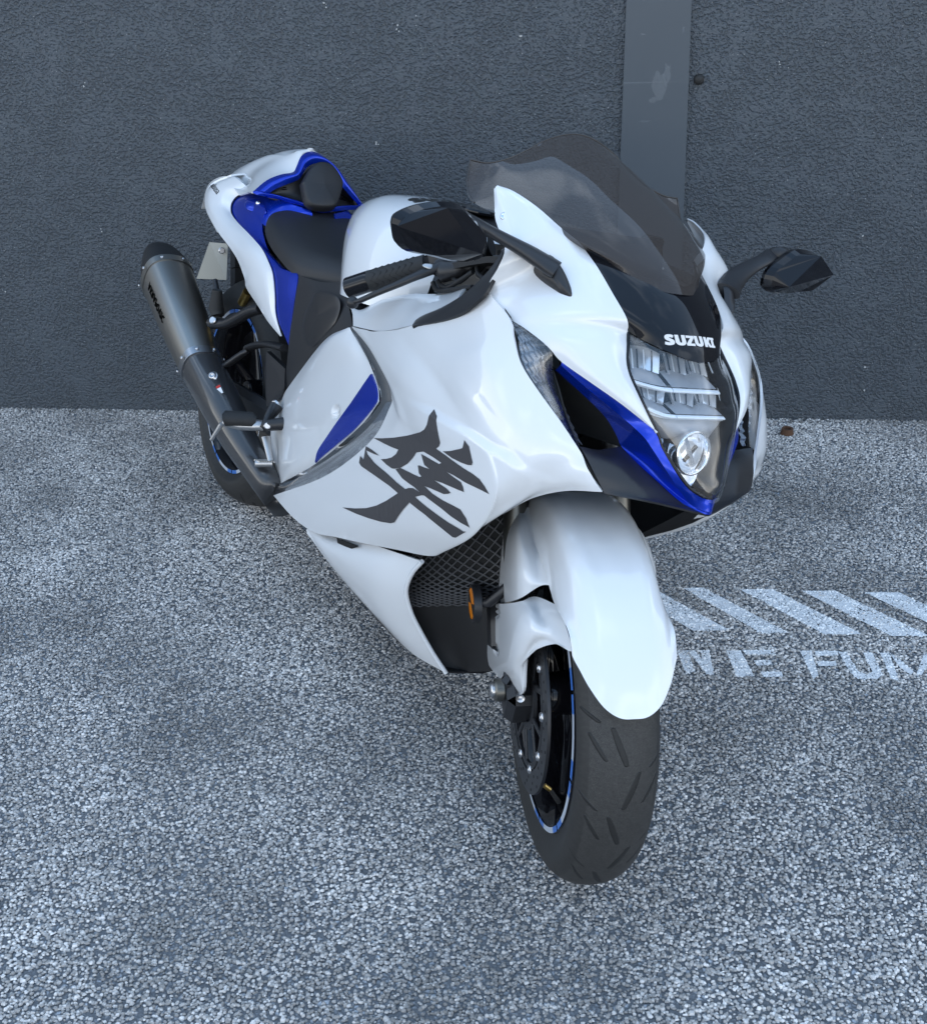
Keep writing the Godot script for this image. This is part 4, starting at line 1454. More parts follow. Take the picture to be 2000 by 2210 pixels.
func wheel(parent: Node, r: float, w: float, rim_r: float, tyre: Material, discs: Array, disc_r: float, spokes: int) -> void:
	# centred on the axle, which runs along z
	var pr := []
	var hgt := r - rim_r - 0.004
	for i in 41:
		var u := i / 40.0 * 2.0 - 1.0
		var a := u * PI * 0.62
		var z := w * 0.5 * sin(a)
		var rad := r - w * 0.36 * (1.0 - cos(a))
		if absf(a) > PI * 0.5:
			var e := absf(a) - PI * 0.5
			z = signf(a) * w * 0.5 * (1.0 - 0.45 * e)
			rad = r - w * 0.36 - e * (hgt - w * 0.36) / (PI * 0.12)
		pr.append(Vector2(rad, -z))
	var total := 0.0
	for i in 40:
		total += pr[i].distance_to(pr[i + 1])
	var ty := lathe(pr, 128)
	for i in ty.uv.size():
		ty.uv[i].y /= total
	put("tyre", ty, tyre, parent)
	var rw := w * 0.40
	put("rim", lathe([Vector2(rim_r + 0.004, rw), Vector2(rim_r + 0.003, rw + 0.004), Vector2(rim_r - 0.005, rw + 0.003), Vector2(rim_r - 0.010, rw - 0.006), Vector2(rim_r - 0.022, rw - 0.016), Vector2(rim_r - 0.032, 0.0), Vector2(rim_r - 0.022, -rw + 0.016), Vector2(rim_r - 0.010, -rw + 0.006), Vector2(rim_r - 0.005, -rw - 0.003), Vector2(rim_r + 0.003, -rw - 0.004), Vector2(rim_r + 0.004, -rw)], 96), M.black_gloss, parent)
	put("hub", lathe([Vector2(0.0001, 0.048), Vector2(0.028, 0.048), Vector2(0.034, 0.040), Vector2(0.038, 0.0), Vector2(0.034, -0.040), Vector2(0.028, -0.048), Vector2(0.0001, -0.048)], 32), M.black_gloss, parent)
	for k in spokes:
		var a := TAU * k / spokes + 0.35
		var d := Vector3(cos(a), sin(a), 0)
		put("spoke", tube(PackedVector3Array([d * 0.03, d * 0.09, d * (rim_r - 0.025)]), [0.017, 0.013, 0.017], 10, 0.75, Vector3.BACK), M.black_gloss, parent)
	# rim tape: blue arcs with pale stretches
	for s in [1.0, -1.0]:
		for k in 10:
			var a0 := TAU * k / 10.0
			var z: float = s * (rw + 0.0055)
			for part in [[0.00, 0.15, "tape_blue"], [0.15, 0.47, "tape_white"], [0.47, 0.60, "tape_blue"]]:
				put("rim_tape", lathe([Vector2(rim_r + 0.0028, z), Vector2(rim_r - 0.0062, z + (0.0004 if s > 0 else -0.0004))], 8, true, a0 + part[0], a0 + part[1]), M[part[2]], parent)
	for z in discs:
		put("brake_disc", lathe([Vector2(disc_r - 0.036, z - 0.0025), Vector2(disc_r - 0.036, z + 0.0025), Vector2(disc_r, z + 0.0025), Vector2(disc_r, z - 0.0025), Vector2(disc_r - 0.036, z - 0.0025)], 96, false), M.disc, parent)
		var holes := MB.new()
		for k in 60:
			var a := TAU * k / 60.0
			var rr: float = disc_r - [0.008, 0.018, 0.027][k % 3]
			holes.join(cyl(Vector3(cos(a) * rr, sin(a) * rr, z - 0.0029), Vector3.BACK, 0.0026, 0.0058, 8))
		put("disc_hole", holes, M.cavity, parent).set_meta("kind", "stuff")
		var car := lathe([Vector2(0.045, z - 0.004), Vector2(0.045, z + 0.002), Vector2(0.058, z + 0.002), Vector2(0.058, z - 0.004), Vector2(0.045, z - 0.004)], 48, false)
		car.join(lathe([Vector2(disc_r - 0.050, z - 0.003), Vector2(disc_r - 0.050, z + 0.002), Vector2(disc_r - 0.040, z + 0.002), Vector2(disc_r - 0.040, z - 0.003), Vector2(disc_r - 0.050, z - 0.003)], 64, false))
		for k in 10:
			var a := TAU * k / 10.0
			var b: float = a + (0.22 if k % 2 else -0.22)
			car.join(tube(PackedVector3Array([Vector3(cos(b) * 0.054, sin(b) * 0.054, z), Vector3(cos(a) * (disc_r - 0.046), sin(a) * (disc_r - 0.046), z)]), [0.006], 6, 0.4, Vector3.BACK))
		put("disc_carrier", car, M.black_plastic, parent)
		var face := signf(z)
		for k in 10:
			var a := TAU * (k + 0.5) / 10.0
			put("disc_bobbin", lathe([Vector2(0.0035, 0.0), Vector2(0.0035, 0.002), Vector2(0.0065, 0.003), Vector2(0.008, 0.0)], 14).moved(Transform3D(frame_of(Vector3(0, 0, face)), Vector3(cos(a) * (disc_r - 0.040), sin(a) * (disc_r - 0.040), z + 0.0025 * face))), M.steel, parent)
	var va := deg_to_rad(-73.0)
	put("valve_stem", tube(PackedVector3Array([Vector3(cos(va), sin(va), 0.1) * (rim_r - 0.026), Vector3(cos(va) * (rim_r - 0.05), sin(va) * (rim_r - 0.05), 0.035)]), [0.0045, 0.0035], 10), M.rubber, parent)
	put("valve_cap", tube(PackedVector3Array([Vector3(cos(va) * (rim_r - 0.05), sin(va) * (rim_r - 0.05), 0.035), Vector3(cos(va) * (rim_r - 0.058), sin(va) * (rim_r - 0.058), 0.045)]), [0.0042], 10), M.brass, parent)

func steered(called: String) -> Node3D:
	var o := group(called, bike)
	o.transform = steer_t
	return o

func build_front_end() -> void:
	var fw := group("front_wheel", bike)
	fw.transform = steer_t * Transform3D(Basis.IDENTITY, Vector3(1.48, 0.3, 0))
	wheel(fw, 0.300, 0.120, 0.217, M.front_tyre, [0.076, -0.076], 0.160, 7)
	var fe := steered("front_fender")
	var shell := sheet(refined(sym(rows_of([[1705,519,74,1712,515,72,1724,506,66,1741,492,57,1762,473,40,1772,462,20,1773,460,0],
[1682,540,75,1688,538,73,1701,531,67,1718,520,58,1740,505,40,1750,496,20,1752,494,0],
[1640,543,77,1650,548,74,1667,551,68,1688,549,59,1710,538,41,1720,531,21,1722,530,0],
[1598,539,77,1609,551,75,1629,566,69,1651,572,60,1674,569,42,1684,564,21,1686,563,0],
[1564,545,77,1573,559,75,1591,580,69,1613,595,60,1633,596,42,1642,592,22,1644,591,0],
[1532,554,77,1538,569,75,1552,593,69,1569,611,60,1587,616,42,1595,613,22,1597,613,0],
[1497,558,77,1501,574,75,1510,600,69,1523,621,60,1538,628,42,1545,628,22,1546,627,0],
[1462,558,77,1464,575,75,1468,601,69,1475,624,60,1486,633,42,1492,634,22,1493,634,0],
[1427,554,77,1425,570,75,1424,597,69,1427,619,60,1433,630,42,1437,631,22,1438,631,0],
[1392,544,77,1388,559,75,1382,585,69,1379,607,60,1381,618,42,1383,620,22,1384,620,0],
[1359,529,77,1352,544,75,1341,568,69,1333,588,60,1331,598,42,1332,599,22,1332,599,0],
[1328,510,77,1318,523,75,1303,544,69,1290,562,60,1284,570,42,1284,570,22,1284,570,0]])), 5, 6), 0.003, Vector3.ZERO, Vector3(1.48, 0.3, 0))
	put("fender_shell", shell, M.white, fe)
	var up := panel([[1310,561,74,1317,564,75,1326,568,75,1359,580,66],
[1288,524,92,1381,569,93,1387,568,78,1415,577,67],
[1227,467,98,1426,561,104,1436,559,79,1462,568,68],
[1221,419,100,1461,540,109,1488,552,80,1509,557,69],
[1248,379,102,1480,518,111,1527,535,81,1541,543,70],
[1267,348,103,1485,481,108,1527,528,83,1543,538,70]], 5, 4, 0.003, Vector3(0.5, 0.1, 1))
	var lowg := refined(rows_of([[1193,288,108,1309,371,113,1444,451,113,1496,485,102,1504,497,82,1557,511,60],
[1217,267,109,1366,369,115,1492,449,115,1548,489,103,1553,495,81,1606,508,60],
[1239,249,109,1397,357,116,1520,437,116,1570,474,103,1595,486,80,1651,492,60],
[1258,230,108,1402,327,115,1511,398,115,1554,430,106,1577,463,88,1612,479,74],
[1328,245,105,1433,319,111,1502,365,111,1534,394,106,1568,436,96,1573,444,92],
[1448,294,100,1481,325,103,1508,350,103,1529,375,102,1538,398,98,1541,403,97],
[1511,322,94,1515,325,94,1518,328,94,1522,331,94,1526,338,94,1533,351,95]]), 10, 10)
	both("fork_guard", up, M.white, fe)
	var fp := rows_of([[1375,395,115,1392,330,115,1450,273,106,1512,316,94,1432,295,125,1467,621,0],
[1344,395,150,1281,382,120]])
	var a: PackedVector3Array = fp[0]
	for i in 2:
		lowg = dented(lowg, a[i], 0.0125, 0.007, Vector3(0.25, 0.05, 0.95))
	both("fork_guard", sheet(lowg, 0.003, Vector3(0.5, 0.1, 1)), M.white, fe)
	put("fender_screw", cyl(a[5] + Vector3(0, 0.001, 0), Vector3(0, 1, 0), 0.006, 0.003, 16, 0.001), M.white, fe)
	# fork
	var fk := steered("front_fork")
	var ax := Vector3(-sin(deg_to_rad(23.0)), cos(deg_to_rad(23.0)), 0)
	for s in [1.0, -1.0]:
		var foot := Vector3(1.455, 0.285, 0.088 * s)
		put("fork_leg", tube(PackedVector3Array([foot, foot + ax * 0.10, foot + ax * 0.34]), [0.023, 0.0205, 0.020], 20), M.fork_lower, fk)
		put("fork_tube", tube(PackedVector3Array([foot + ax * 0.345, foot + ax * 0.73]), [0.026], 24), M.satin, fk)
		put("fork_foot", box(foot + Vector3(0.012, 0.005, 0), Vector3(0.075, 0.075, 0.05), Basis(Vector3.BACK, -0.4), 0.012), M.black_plastic, fk)
		put("axle_nut", cyl(Vector3(1.468, 0.302, 0.112 * s), Vector3(0, 0, s), 0.019, 0.018, 24, 0.003), M.fork_lower, fk)
		put("axle_end", cyl(Vector3(1.468, 0.302, 0.126 * s), Vector3(0, 0, s), 0.013, 0.010, 24, 0.002), M.steel, fk)
		for i in [2, 3]:
			put("clamp_bolt", lathe([Vector2(0.0001, 0.004), Vector2(0.0035, 0.004), Vector2(0.0035, 0.009), Vector2(0.0068, 0.010), Vector2(0.0075, 0.007), Vector2(0.0075, 0.0)], 18, false).moved(Transform3D(frame_of(Vector3(1, 0.25, 0.2 * s)), a[i] * Vector3(1, 1, s) - Vector3(0.004, 0, 0))), M.steel, fk)
		put("clamp_block", box(a[2].lerp(a[3], 0.5) * Vector3(1, 1, s) + Vector3(-0.016, 0.012, -0.004 * s), Vector3(0.03, 0.045, 0.045), Basis(Vector3.UP, 0.5 * s), 0.008), M.black_plastic, fk)
		put("brake_caliper", box(Vector3(1.345, 0.36, 0.092 * s), Vector3(0.075, 0.12, 0.06), Basis(Vector3.BACK, 0.5), 0.018), M.black_plastic, fk)
		put("upper_yoke_side", box(foot + ax * 0.70 + Vector3(0, 0, -0.02 * s), Vector3(0.075, 0.035, 0.14), Basis(Vector3.BACK, 0.4), 0.012), M.black_plastic, fk)
	put("lower_yoke", box(Vector3(1.455, 0.285, 0) + ax * 0.46, Vector3(0.09, 0.04, 0.27), Basis(Vector3.BACK, 0.4), 0.012), M.black_plastic, fk)
	# orange side reflectors
	var rc: PackedVector3Array = fp[1]
	for s in [1.0, -1.0]:
		var c := rc[0] * Vector3(1, 1, s)
		var f := Transform3D(frame_of(Vector3(0.02, 0.0, s)), c)
		var ro := put("side_reflector", lathe([Vector2(0.0001, 0.004), Vector2(0.027, 0.004), Vector2(0.0285, 0.001), Vector2(0.0285, -0.004), Vector2(0.0001, -0.004)], 32, false).moved(f), M.orange, fk)
		put("reflector_rim", lathe([Vector2(0.0275, 0.0045), Vector2(0.0325, 0.004), Vector2(0.033, -0.009), Vector2(0.0001, -0.009)], 32, false).moved(f), M.black_plastic, ro)
		for q in [-0.7, 0.7]:
			var wedge := PackedVector3Array()
			for e in [0.0, 1.0]:
				wedge.append(f * Vector3(0, 0, 0.0048))
				for aa in [-0.42, -0.14, 0.14, 0.42]:
					pass
			for half in [0.0, PI]:
				var mb := PackedVector3Array([f * Vector3(0, 0, 0.0047)])
				for aa in [-0.4, -0.13, 0.13, 0.4]:
					mb.append(f * Vector3(cos(aa + half) * 0.0265, sin(aa + half) * 0.0265, 0.0047))
				if q > 0:
					put("reflector_mark", plate(mb, 0.0005, f.basis.z), M.dark_print, ro)
		put("reflector_arm", tube(PackedVector3Array([c + Vector3(0.0, 0.0, -0.008 * s), c + Vector3(0.035, 0.02, -0.02 * s), Vector3(1.385, 0.45, 0.10 * s)]), [0.008, 0.008, 0.010], 8), M.black_plastic, fk)

func build_controls() -> void:
	# mirrors
	var ring := vec([[1343,988,424,1343,999,422,1344,1010,406,1345,1019,384,1346,1025,357,1347,1024,330,1348,1008,303,1349,989,279,1349,969,277,1349,959,282,1348,952,301,1347,950,331,1345,953,361,1344,955,395,1343,964,413,1343,977,420]][0])
	ring.append(ring[0])
	ring = spline(ring, 3)
	ring.remove_at(ring.size() - 1)
	var pt := vec([[1363,988,426,1375,1021,365,1383,970,303]][0])
	var head := MB.new()
	var faces := [[0, 1, 2, 3, 4, 5], [5, 6, 7], [7, 8, 9], [9, 10, 11, 12, 13, 14, 15, 0]]
	var mid := Vector3.ZERO
	for q in ring:
		mid += q / ring.size()
	var out := Vector3(1, 0.3, 0.2)
	# rim of the shell, and three facets that meet in ridges
	var lip := PackedVector3Array()
	for q in ring:
		lip.append(q.lerp(mid, 0.10) + Vector3(0.012, 0, 0))
	for i in 48:
		var j := (i + 1) % 48
		head.quad(ring[i], ring[j], lip[j], lip[i], (ring[i] - mid) + Vector3(0.05, 0, 0))
		head.quad(ring[i], ring[j], ring[j].lerp(mid, 0.03) + Vector3(-0.008, 0, 0), ring[i].lerp(mid, 0.03) + Vector3(-0.008, 0, 0), ring[i] - mid)
	var fan := func(ids: Array, tip: Vector3) -> void:
		for i in ids.size() - 1:
			for k in 3:
				head.flat(lip[(ids[i] * 3 + k) % 48], lip[(ids[i] * 3 + k + 1) % 48], tip, out)
	fan.call([0, 1, 2], pt[0]); fan.call([2, 3, 4], pt[1]); head.flat(lip[6], pt[0], pt[1], out)
	fan.call([4, 5, 6, 7], pt[1]); head.flat(lip[21], pt[1], pt[2], out); fan.call([7, 8, 9], pt[2])
	head.flat(pt[0], pt[1], pt[2], out)
	fan.call([9, 10, 11, 12], pt[2]); head.flat(lip[36], pt[2], pt[0], Vector3(0.6, -1, 0)); fan.call([12, 13, 14, 15, 0], pt[0])
	var glass_ring := PackedVector3Array()
	for q in ring:
		glass_ring.append(q.lerp(mid, 0.06) + Vector3(-0.007, 0, 0))
	var arm := spline(vec([[1318,1011,331,1316,1009,316,1327,1003,292,1334,991,255,1347,979,218,1363,968,190,1379,960,172]][0]), 5)
	var rad := []
	for i in arm.size():
		var k := float(i) / (arm.size() - 1)
		rad.append(0.017 - 0.004 * sin(PI * minf(k * 1.3, 1.0)) + 0.004 * k)
	var stalk := tube(arm, rad, 16, 0.5, Vector3(0.2, 1, 0.2))
	stalk.join(ball(arm[0], 0.016, Vector3(1.2, 0.7, 1.6)).moved(Transform3D(Basis.IDENTITY, Vector3.ZERO)))
	var foot := mound(vec([[1345,959,187,1347,946,187,1371,939,182,1391,931,172,1401,924,163,1411,926,155,1400,938,153,1380,961,161,1355,976,172]][0]), 0.016, Vector3(0.6, 0.55, 0.6))
	for s in 2:
		var mr := group("mirror", bike)
		if s == 1:
			for mb in [head, stalk]:
				for i in mb.v.size():
					mb.v[i].y += 0.075 * maxf(mb.v[i].z - 0.171, 0.0)
			for i in glass_ring.size():
				glass_ring[i].y += 0.075 * maxf(glass_ring[i].z - 0.171, 0.0)
		put("mirror_shell", head if s == 0 else head.mirror(), M.black_gloss, mr)
		var gl := plate(glass_ring, 0.003, Vector3.LEFT)
		put("mirror_glass", gl if s == 0 else gl.mirror(), M.chrome, mr)
		put("mirror_arm", stalk if s == 0 else stalk.mirror(), M.black_plastic, mr)
		put("mirror_foot", foot if s == 0 else foot.mirror(), M.black_plastic, mr)
	# right handlebar as steered; the left one is its mirror image about the steering head
	var un := steer_t.affine_inverse()
	for s in 2:
		var cv := func(p: PackedVector3Array) -> PackedVector3Array:
			var r := PackedVector3Array()
			for q in p:
				r.append(q if s == 0 else steer_t * ((un * q) * Vector3(1, 1, -1) + Vector3(-0.03, 0, 0.055)))
			return r
		var g: PackedVector3Array = cv.call(vec([[921,811,258,955,834,236,1020,884,170]][0]))
		var hb := group("handlebar", bike)
		var d := (g[2] - g[0]).normalized()
		put("bar_end", tube(PackedVector3Array([g[0], g[0] + d * 0.002, g[1] - d * 0.002, g[1]]), [0.0165, 0.0185, 0.0185, 0.0165], 24), M.black_gloss, hb)
		put("grip", tube(spline(PackedVector3Array([g[1], g[1].lerp(g[2], 0.05), g[1].lerp(g[2], 0.5), g[2]]), 2), [0.0165, 0.0185, 0.018, 0.018, 0.018, 0.018, 0.0175], 24), M.rubber, hb)
		for k in 7:
			var gp := g[1].lerp(g[2], 0.12 + 0.11 * k)
			var zig := PackedVector3Array()
			var f := frame_of(d)
			for e in 13:
				var an := TAU * e / 12.0
				zig.append(gp + (f.x * cos(an) + f.y * sin(an)) * 0.0181 + d * (0.006 if e % 2 else -0.004))
			put("grip_rib", tube(zig, [0.0011], 4, 1.0, d, false), M.rubber, hb)
		put("switch_box", box(g[2] + d * 0.03, Vector3(0.045, 0.045, 0.05), frame_of(d), 0.01), M.black_plastic, hb)
		put("bar_clamp", tube(PackedVector3Array([g[2] + d * 0.05, g[2] + d * 0.12]), [0.016, 0.02], 16), M.black_plastic, hb)
		var lv: PackedVector3Array = spline(cv.call(vec([[1000,804,285,1016,812,280,1035,831,262,1056,854,236,1068,871,215,1074,884,195,1081,897,175]][0])), 4)
		var lr := []
		for i in lv.size():
			lr.append(0.0055 + 0.007 * pow(float(i) / (lv.size() - 1), 1.5))
		put("brake_lever" if s == 0 else "clutch_lever", tube(lv, lr, 12, 0.75), M.black_plastic, hb)
		put("lever_ball", ball(lv[0], 0.0105), M.black_plastic, hb)
		var pc: PackedVector3Array = cv.call(vec([[1067,895,175,1088,888,172,1101,896,160,1113,914,145]][0]))
		put("master_cylinder", tube(pc, [0.012, 0.018, 0.016, 0.012], 12), M.black_plastic, hb)
		put("lever_adjuster", mound_ring(lv[lv.size() - 5] + Vector3(0.004, 0.008, 0), Vector3(0.5, 0.8, 0.2), 0.014, 0.006, 0.003), M.alu, hb)
		put("fluid_reservoir", cyl(pc[2] + Vector3(0.01, 0.02, -0.02), Vector3.UP, 0.02, 0.04, 20, 0.004), M.black_plastic, hb)
		for c in rows_of([[1069,865,180,1082,858,180,1104,860,180,1147,873,182,1205,890,190],
[1077,870,175,1089,865,175,1106,867,172,1131,887,165,1151,904,160],
[1106,881,165,1124,881,165,1137,894,160,1133,903,150],
[1142,916,150,1159,904,155,1181,902,160,1201,902,170],
[1099,903,155,1129,906,155,1131,911,150,1124,922,140]]):
			put("cable", tube(spline(cv.call(c), 5), [0.0042], 8), M.black_matte, hb)
	put("top_yoke", box(Vector3(1.18, 0.875, 0.0), Vector3(0.10, 0.03, 0.24), Basis(Vector3.UP, -0.43), 0.01), M.black_plastic, bike)

func build_rear() -> void:
	var rw := group("rear_wheel", bike)
	rw.position = Vector3(0, 0.311, 0)
	wheel(rw, 0.311, 0.190, 0.217, M.rear_tyre, [-0.09], 0.13, 7)
	put("swingarm", box(Vector3(0.25, 0.36, 0.135), Vector3(0.58, 0.075, 0.04), Basis(Vector3.BACK, 0.12), 0.015), M.black_plastic, bike)
	put("swingarm", box(Vector3(0.25, 0.36, -0.135), Vector3(0.58, 0.075, 0.04), Basis(Vector3.BACK, 0.12), 0.015), M.black_plastic, bike)
	put("rear_hugger", lathe([Vector2(0.33, 0.08), Vector2(0.337, 0.05), Vector2(0.34, 0.0), Vector2(0.337, -0.05), Vector2(0.33, -0.08)], 32, true, 0.5, 2.0).moved(Transform3D(Basis.IDENTITY, Vector3(0, 0.311, 0))), M.black_matte, bike)
	# dark machinery between the panels
	put("engine", box(Vector3(0.82, 0.40, 0), Vector3(0.50, 0.40, 0.25), Basis.IDENTITY, 0.05), M.cavity, bike)
	put("frame_spar", box(Vector3(0.82, 0.66, 0), Vector3(0.62, 0.16, 0.27), Basis(Vector3.BACK, 0.12), 0.04), M.black_matte, bike)
	put("subframe", box(Vector3(0.20, 0.66, 0), Vector3(0.62, 0.12, 0.20), Basis(Vector3.BACK, -0.14), 0.03), M.cavity, bike)
	put("tail_underside", box(Vector3(-0.02, 0.70, 0), Vector3(0.42, 0.10, 0.25), Basis(Vector3.BACK, -0.2), 0.03), M.black_matte, bike)
	put("crankcase", cyl(Vector3(0.66, 0.36, 0.10), Vector3.BACK, 0.12, 0.05, 40, 0.015), M.black_plastic, bike)
	# exhaust
	var ex := rows_of([[171,426,236,129,440,237,-159,566,240,-238,614,240],
[171,426,236,307,381,228,409,337,216,499,303,203,565,261,178,536,211,135]])
	var a: PackedVector3Array = ex[0]
	var h: PackedVector3Array = ex[1]
	var axis := (a[2] - a[0]).normalized()
	var mf := group("exhaust", bike)
	put("muffler_sleeve", oct_tube([a[0] + axis * 0.012, a[0].lerp(a[2], 0.45), a[2] - axis * 0.01], [0.054, 0.064, 0.071], axis), M.titanium, mf)
	put("muffler_band", oct_tube([a[0] - axis * 0.004, a[0] + axis * 0.020], [0.0565, 0.0565], axis), M.satin, mf)
	put("muffler_band", oct_tube([a[2] - axis * 0.016, a[2] + axis * 0.006], [0.0735, 0.0735], axis), M.titanium, mf)
	put("end_cap", oct_tube([a[2] + axis * 0.004, a[2] + axis * 0.05, a[2] + axis * 0.098, a[2] + axis * 0.10], [0.071, 0.062, 0.045, 0.03], axis), M.black_matte, mf)
	var f := frame_of(axis)
	for e in [[a[0] + axis * 0.008, 0.0575], [a[2] - axis * 0.005, 0.0745]]:
		for k in 8:
			var an := TAU * (k + 0.5) / 8.0
			var o := f.x * cos(an) + f.y * sin(an)
			put("rivet", cyl(e[0] + o * e[1] * 0.97, o, 0.0045, 0.004, 10, 0.0015), M.steel, mf)
	# dark print on the muffler side
	var side := Vector3(0.2, 0.1, 1).normalized()
	var tm := bolder(letters("AKRAPOVIC", 0.026, "Droid Sans", 800), 0.0005)
	var body := oct_tube([a[0] + axis * 0.012, a[0].lerp(a[2], 0.45), a[2] - axis * 0.01], [0.054, 0.064, 0.071], axis)
	var up := side.cross(axis).normalized()
	put("muffler_print", lettering_on(tm, func(q: Vector3): return a[0].lerp(a[2], 0.68) - axis * q.x + up * (q.y) + side * 0.2, body, -side, 0.0008), M.dark_print, mf)
	# shield and pipe
	var sh := oct_tube([h[0] - axis * 0.0, h[1], h[2], h[3], h[4], h[5]], [0.053, 0.050, 0.043, 0.036, 0.032, 0.030], -axis)
	put("heat_shield", sh, M.carbon, mf)
	var mk: PackedVector3Array = rows_of([[295,453,262,338,433,255]])[0]
	put("shield_bolt", lathe([Vector2(0.0001, 0.003), Vector2(0.004, 0.003), Vector2(0.004, 0.006), Vector2(0.007, 0.007), Vector2(0.008, 0.003), Vector2(0.012, 0.002), Vector2(0.013, 0.0)], 20).moved(Transform3D(frame_of(Vector3(0.5, 0.6, 0.6)), shell_point(sh, mk[0], Vector3(-0.5, -0.5, -0.6)))), M.steel, mf)
	var lb := shell_point(sh, mk[1], Vector3(-0.5, -0.5, -0.6))
	var lf := frame_of(Vector3(0.5, 0.55, 0.6), axis)
	put("shield_label", box(lb, Vector3(0.016, 0.030, 0.002), lf), M.dark_print, mf)
	put("label_print", box(lb + lf * Vector3(0, -0.004, 0.0014), Vector3(0.010, 0.016, 0.001), lf), M.white_print, mf)
	put("label_print", box(lb + lf * Vector3(0, 0.008, 0.0014), Vector3(0.010, 0.006, 0.001), lf), M.red_print, mf)
	# foot controls, right side
	var pg := rows_of([[518,414,300,541,421,235,550,418,215,529,416,190],
[516,407,300,494,362,310]])
	var q: PackedVector3Array = pg[0]
	for s in [1.0, -1.0]:
		var k := Vector3(1, 1, s)
		var rest := group("foot_rest", bike)
		put("peg_body", tube(PackedVector3Array([q[0] * k, q[0].lerp(q[1], 0.5) * k + Vector3(0, -0.006, 0), q[1] * k + Vector3(0, -0.006, 0), q[2] * k, q[3] * k]), [0.013, 0.016, 0.017, 0.014, 0.014], 14, 0.75), M.alu, rest)
		put("peg_rubber", tube(PackedVector3Array([q[0] * k + Vector3(0, 0.006, 0), q[0].lerp(q[1], 0.08) * k + Vector3(0, 0.007, 0), q[0].lerp(q[1], 0.9) * k + Vector3(0, 0.006, 0), q[1] * k + Vector3(0, 0.004, 0)]), [0.012, 0.021, 0.021, 0.013], 14, 0.8), M.rubber, rest)
		put("peg_feeler", tube(PackedVector3Array([pg[1][0] * k, pg[1][1] * k]), [0.0055, 0.0045], 10), M.alu, rest)
		put("pivot_bolt", cyl(q[2] * k + Vector3(0.012, 0.004, 0), Vector3(1, 0.3, 0.4 * s), 0.008, 0.006, 14, 0.002), M.steel, rest)
		var hg := rows_of([[395,540,170,510,536,170,531,501,175,519,467,180,463,430,180,401,488,170],
[534,459,188,512,404,200]])
		var hp := PackedVector3Array()
		for v in hg[0]:
			hp.append(v * k)
		put("hanger_plate", plate(hp, 0.012, Vector3(0.2, 0, s)), M.black_plastic, rest)
		put("hanger_bolt", cyl(hg[1][0] * k, Vector3(0.4, 0.2, s), 0.012, 0.01, 18, 0.003), M.steel, rest)
		put("hanger_arm", tube(PackedVector3Array([hg[1][0] * k, q[2] * k, q[3] * k + Vector3(0.05, 0.02, -0.03 * s)]), [0.016, 0.018, 0.016], 12), M.black_plastic, rest)
		var pd := rows_of([[528,383,200,562,339,195],
[548,328,225,560,333,190]])
		put("pedal_arm", tube(PackedVector3Array([pd[0][0] * k, pd[0][1] * k]), [0.0105, 0.007], 12, 0.7), M.alu, rest)
		put("pedal_pad", tube(PackedVector3Array([pd[1][0] * k, pd[1][1] * k]), [0.009], 10), M.alu, rest)
		for i in 7:
			var c: Vector3 = pd[1][0].lerp(pd[1][1], (i + 0.5) / 7.0) * k
			put("pedal_tooth", box(c + Vector3(0.004, 0.007, 0), Vector3(0.016, 0.004, 0.0022), Basis(Vector3.UP, 0.5)), M.alu, rest)
		# passenger foot rest and its bracket
		var pp := rows_of([[132,614,215,169,617,210,160,559,200,154,553,215,139,580,220],
[156,537,205,65,620,190],
[132,530,205,187,546,190,271,599,170,313,618,160],
[479,573,160,366,549,160,275,514,160,261,495,170,222,446,200]])
		var w := PackedVector3Array()
		for v in pp[0]:
			w.append(v * k)
		var pr := group("passenger_rest", bike)
		put("rest_pad", tube(PackedVector3Array([w[0].lerp(w[1], 0.5), w[2].lerp(w[4], 0.5), w[3].lerp(w[2], 0.5)]), [0.012, 0.018, 0.014], 12), M.rubber, pr)
		put("rest_fold", tube(PackedVector3Array([pp[1][1] * k, pp[0][2] * k]), [0.006, 0.010], 10), M.black_plastic, pr)
		put("rest_bolt", cyl(pp[1][0] * k + Vector3(0.006, 0.006, 0.012 * s), Vector3(0.5, 0.5, s), 0.0095, 0.006, 18, 0.002), M.steel, pr)
		var arm := PackedVector3Array()
		for v in pp[2]:
			arm.append(v * k)
		put("rest_bracket", tube(spline(arm, 4), [0.022, 0.022, 0.02, 0.02, 0.018], 10, 0.7), M.black_plastic, pr)
		var hang := PackedVector3Array()
		for v in pp[3]:
			hang.append(v * k)
		put("muffler_hanger", tube(spline(hang, 4), [0.016], 10, 0.5), M.black_plastic, pr)
	# plate, shock
	var pl := rows_of([[-338,640,75,-286,651,40,-263,554,40,-403,520,78],
[-289,630,55]])
	var pp4: PackedVector3Array = pl[0]
	var full := PackedVector3Array([pp4[0], pp4[1], pp4[2], pp4[3]])
	var holder := put("plate_holder", box((pp4[1] + pp4[2]) * 0.5 + Vector3(0.05, 0.02, -0.06), Vector3(0.02, 0.17, 0.14), Basis(Vector3.BACK, 0.35), 0.01), M.black_matte, bike)
	put("number_plate", plate(full, 0.002, Vector3(1, 0.3, 0.3)), M.plate, bike)
	put("plate_bolt", cyl(pl[1][0] + Vector3(0.003, 0, 0), Vector3(1, 0.2, 0.3), 0.009, 0.006, 14, 0.002), M.steel, bike)
	put("rear_shock", tube(rows_of([[31,561,100,60,598,100]])[0], [0.012], 12), M.brass, bike)
	put("side_stand", tube(PackedVector3Array([Vector3(0.72, 0.24, -0.17), Vector3(0.70, 0.10, -0.25), Vector3(0.69, 0.09, -0.31)]), [0.014, 0.012, 0.014], 12), M.black_plastic, bike)

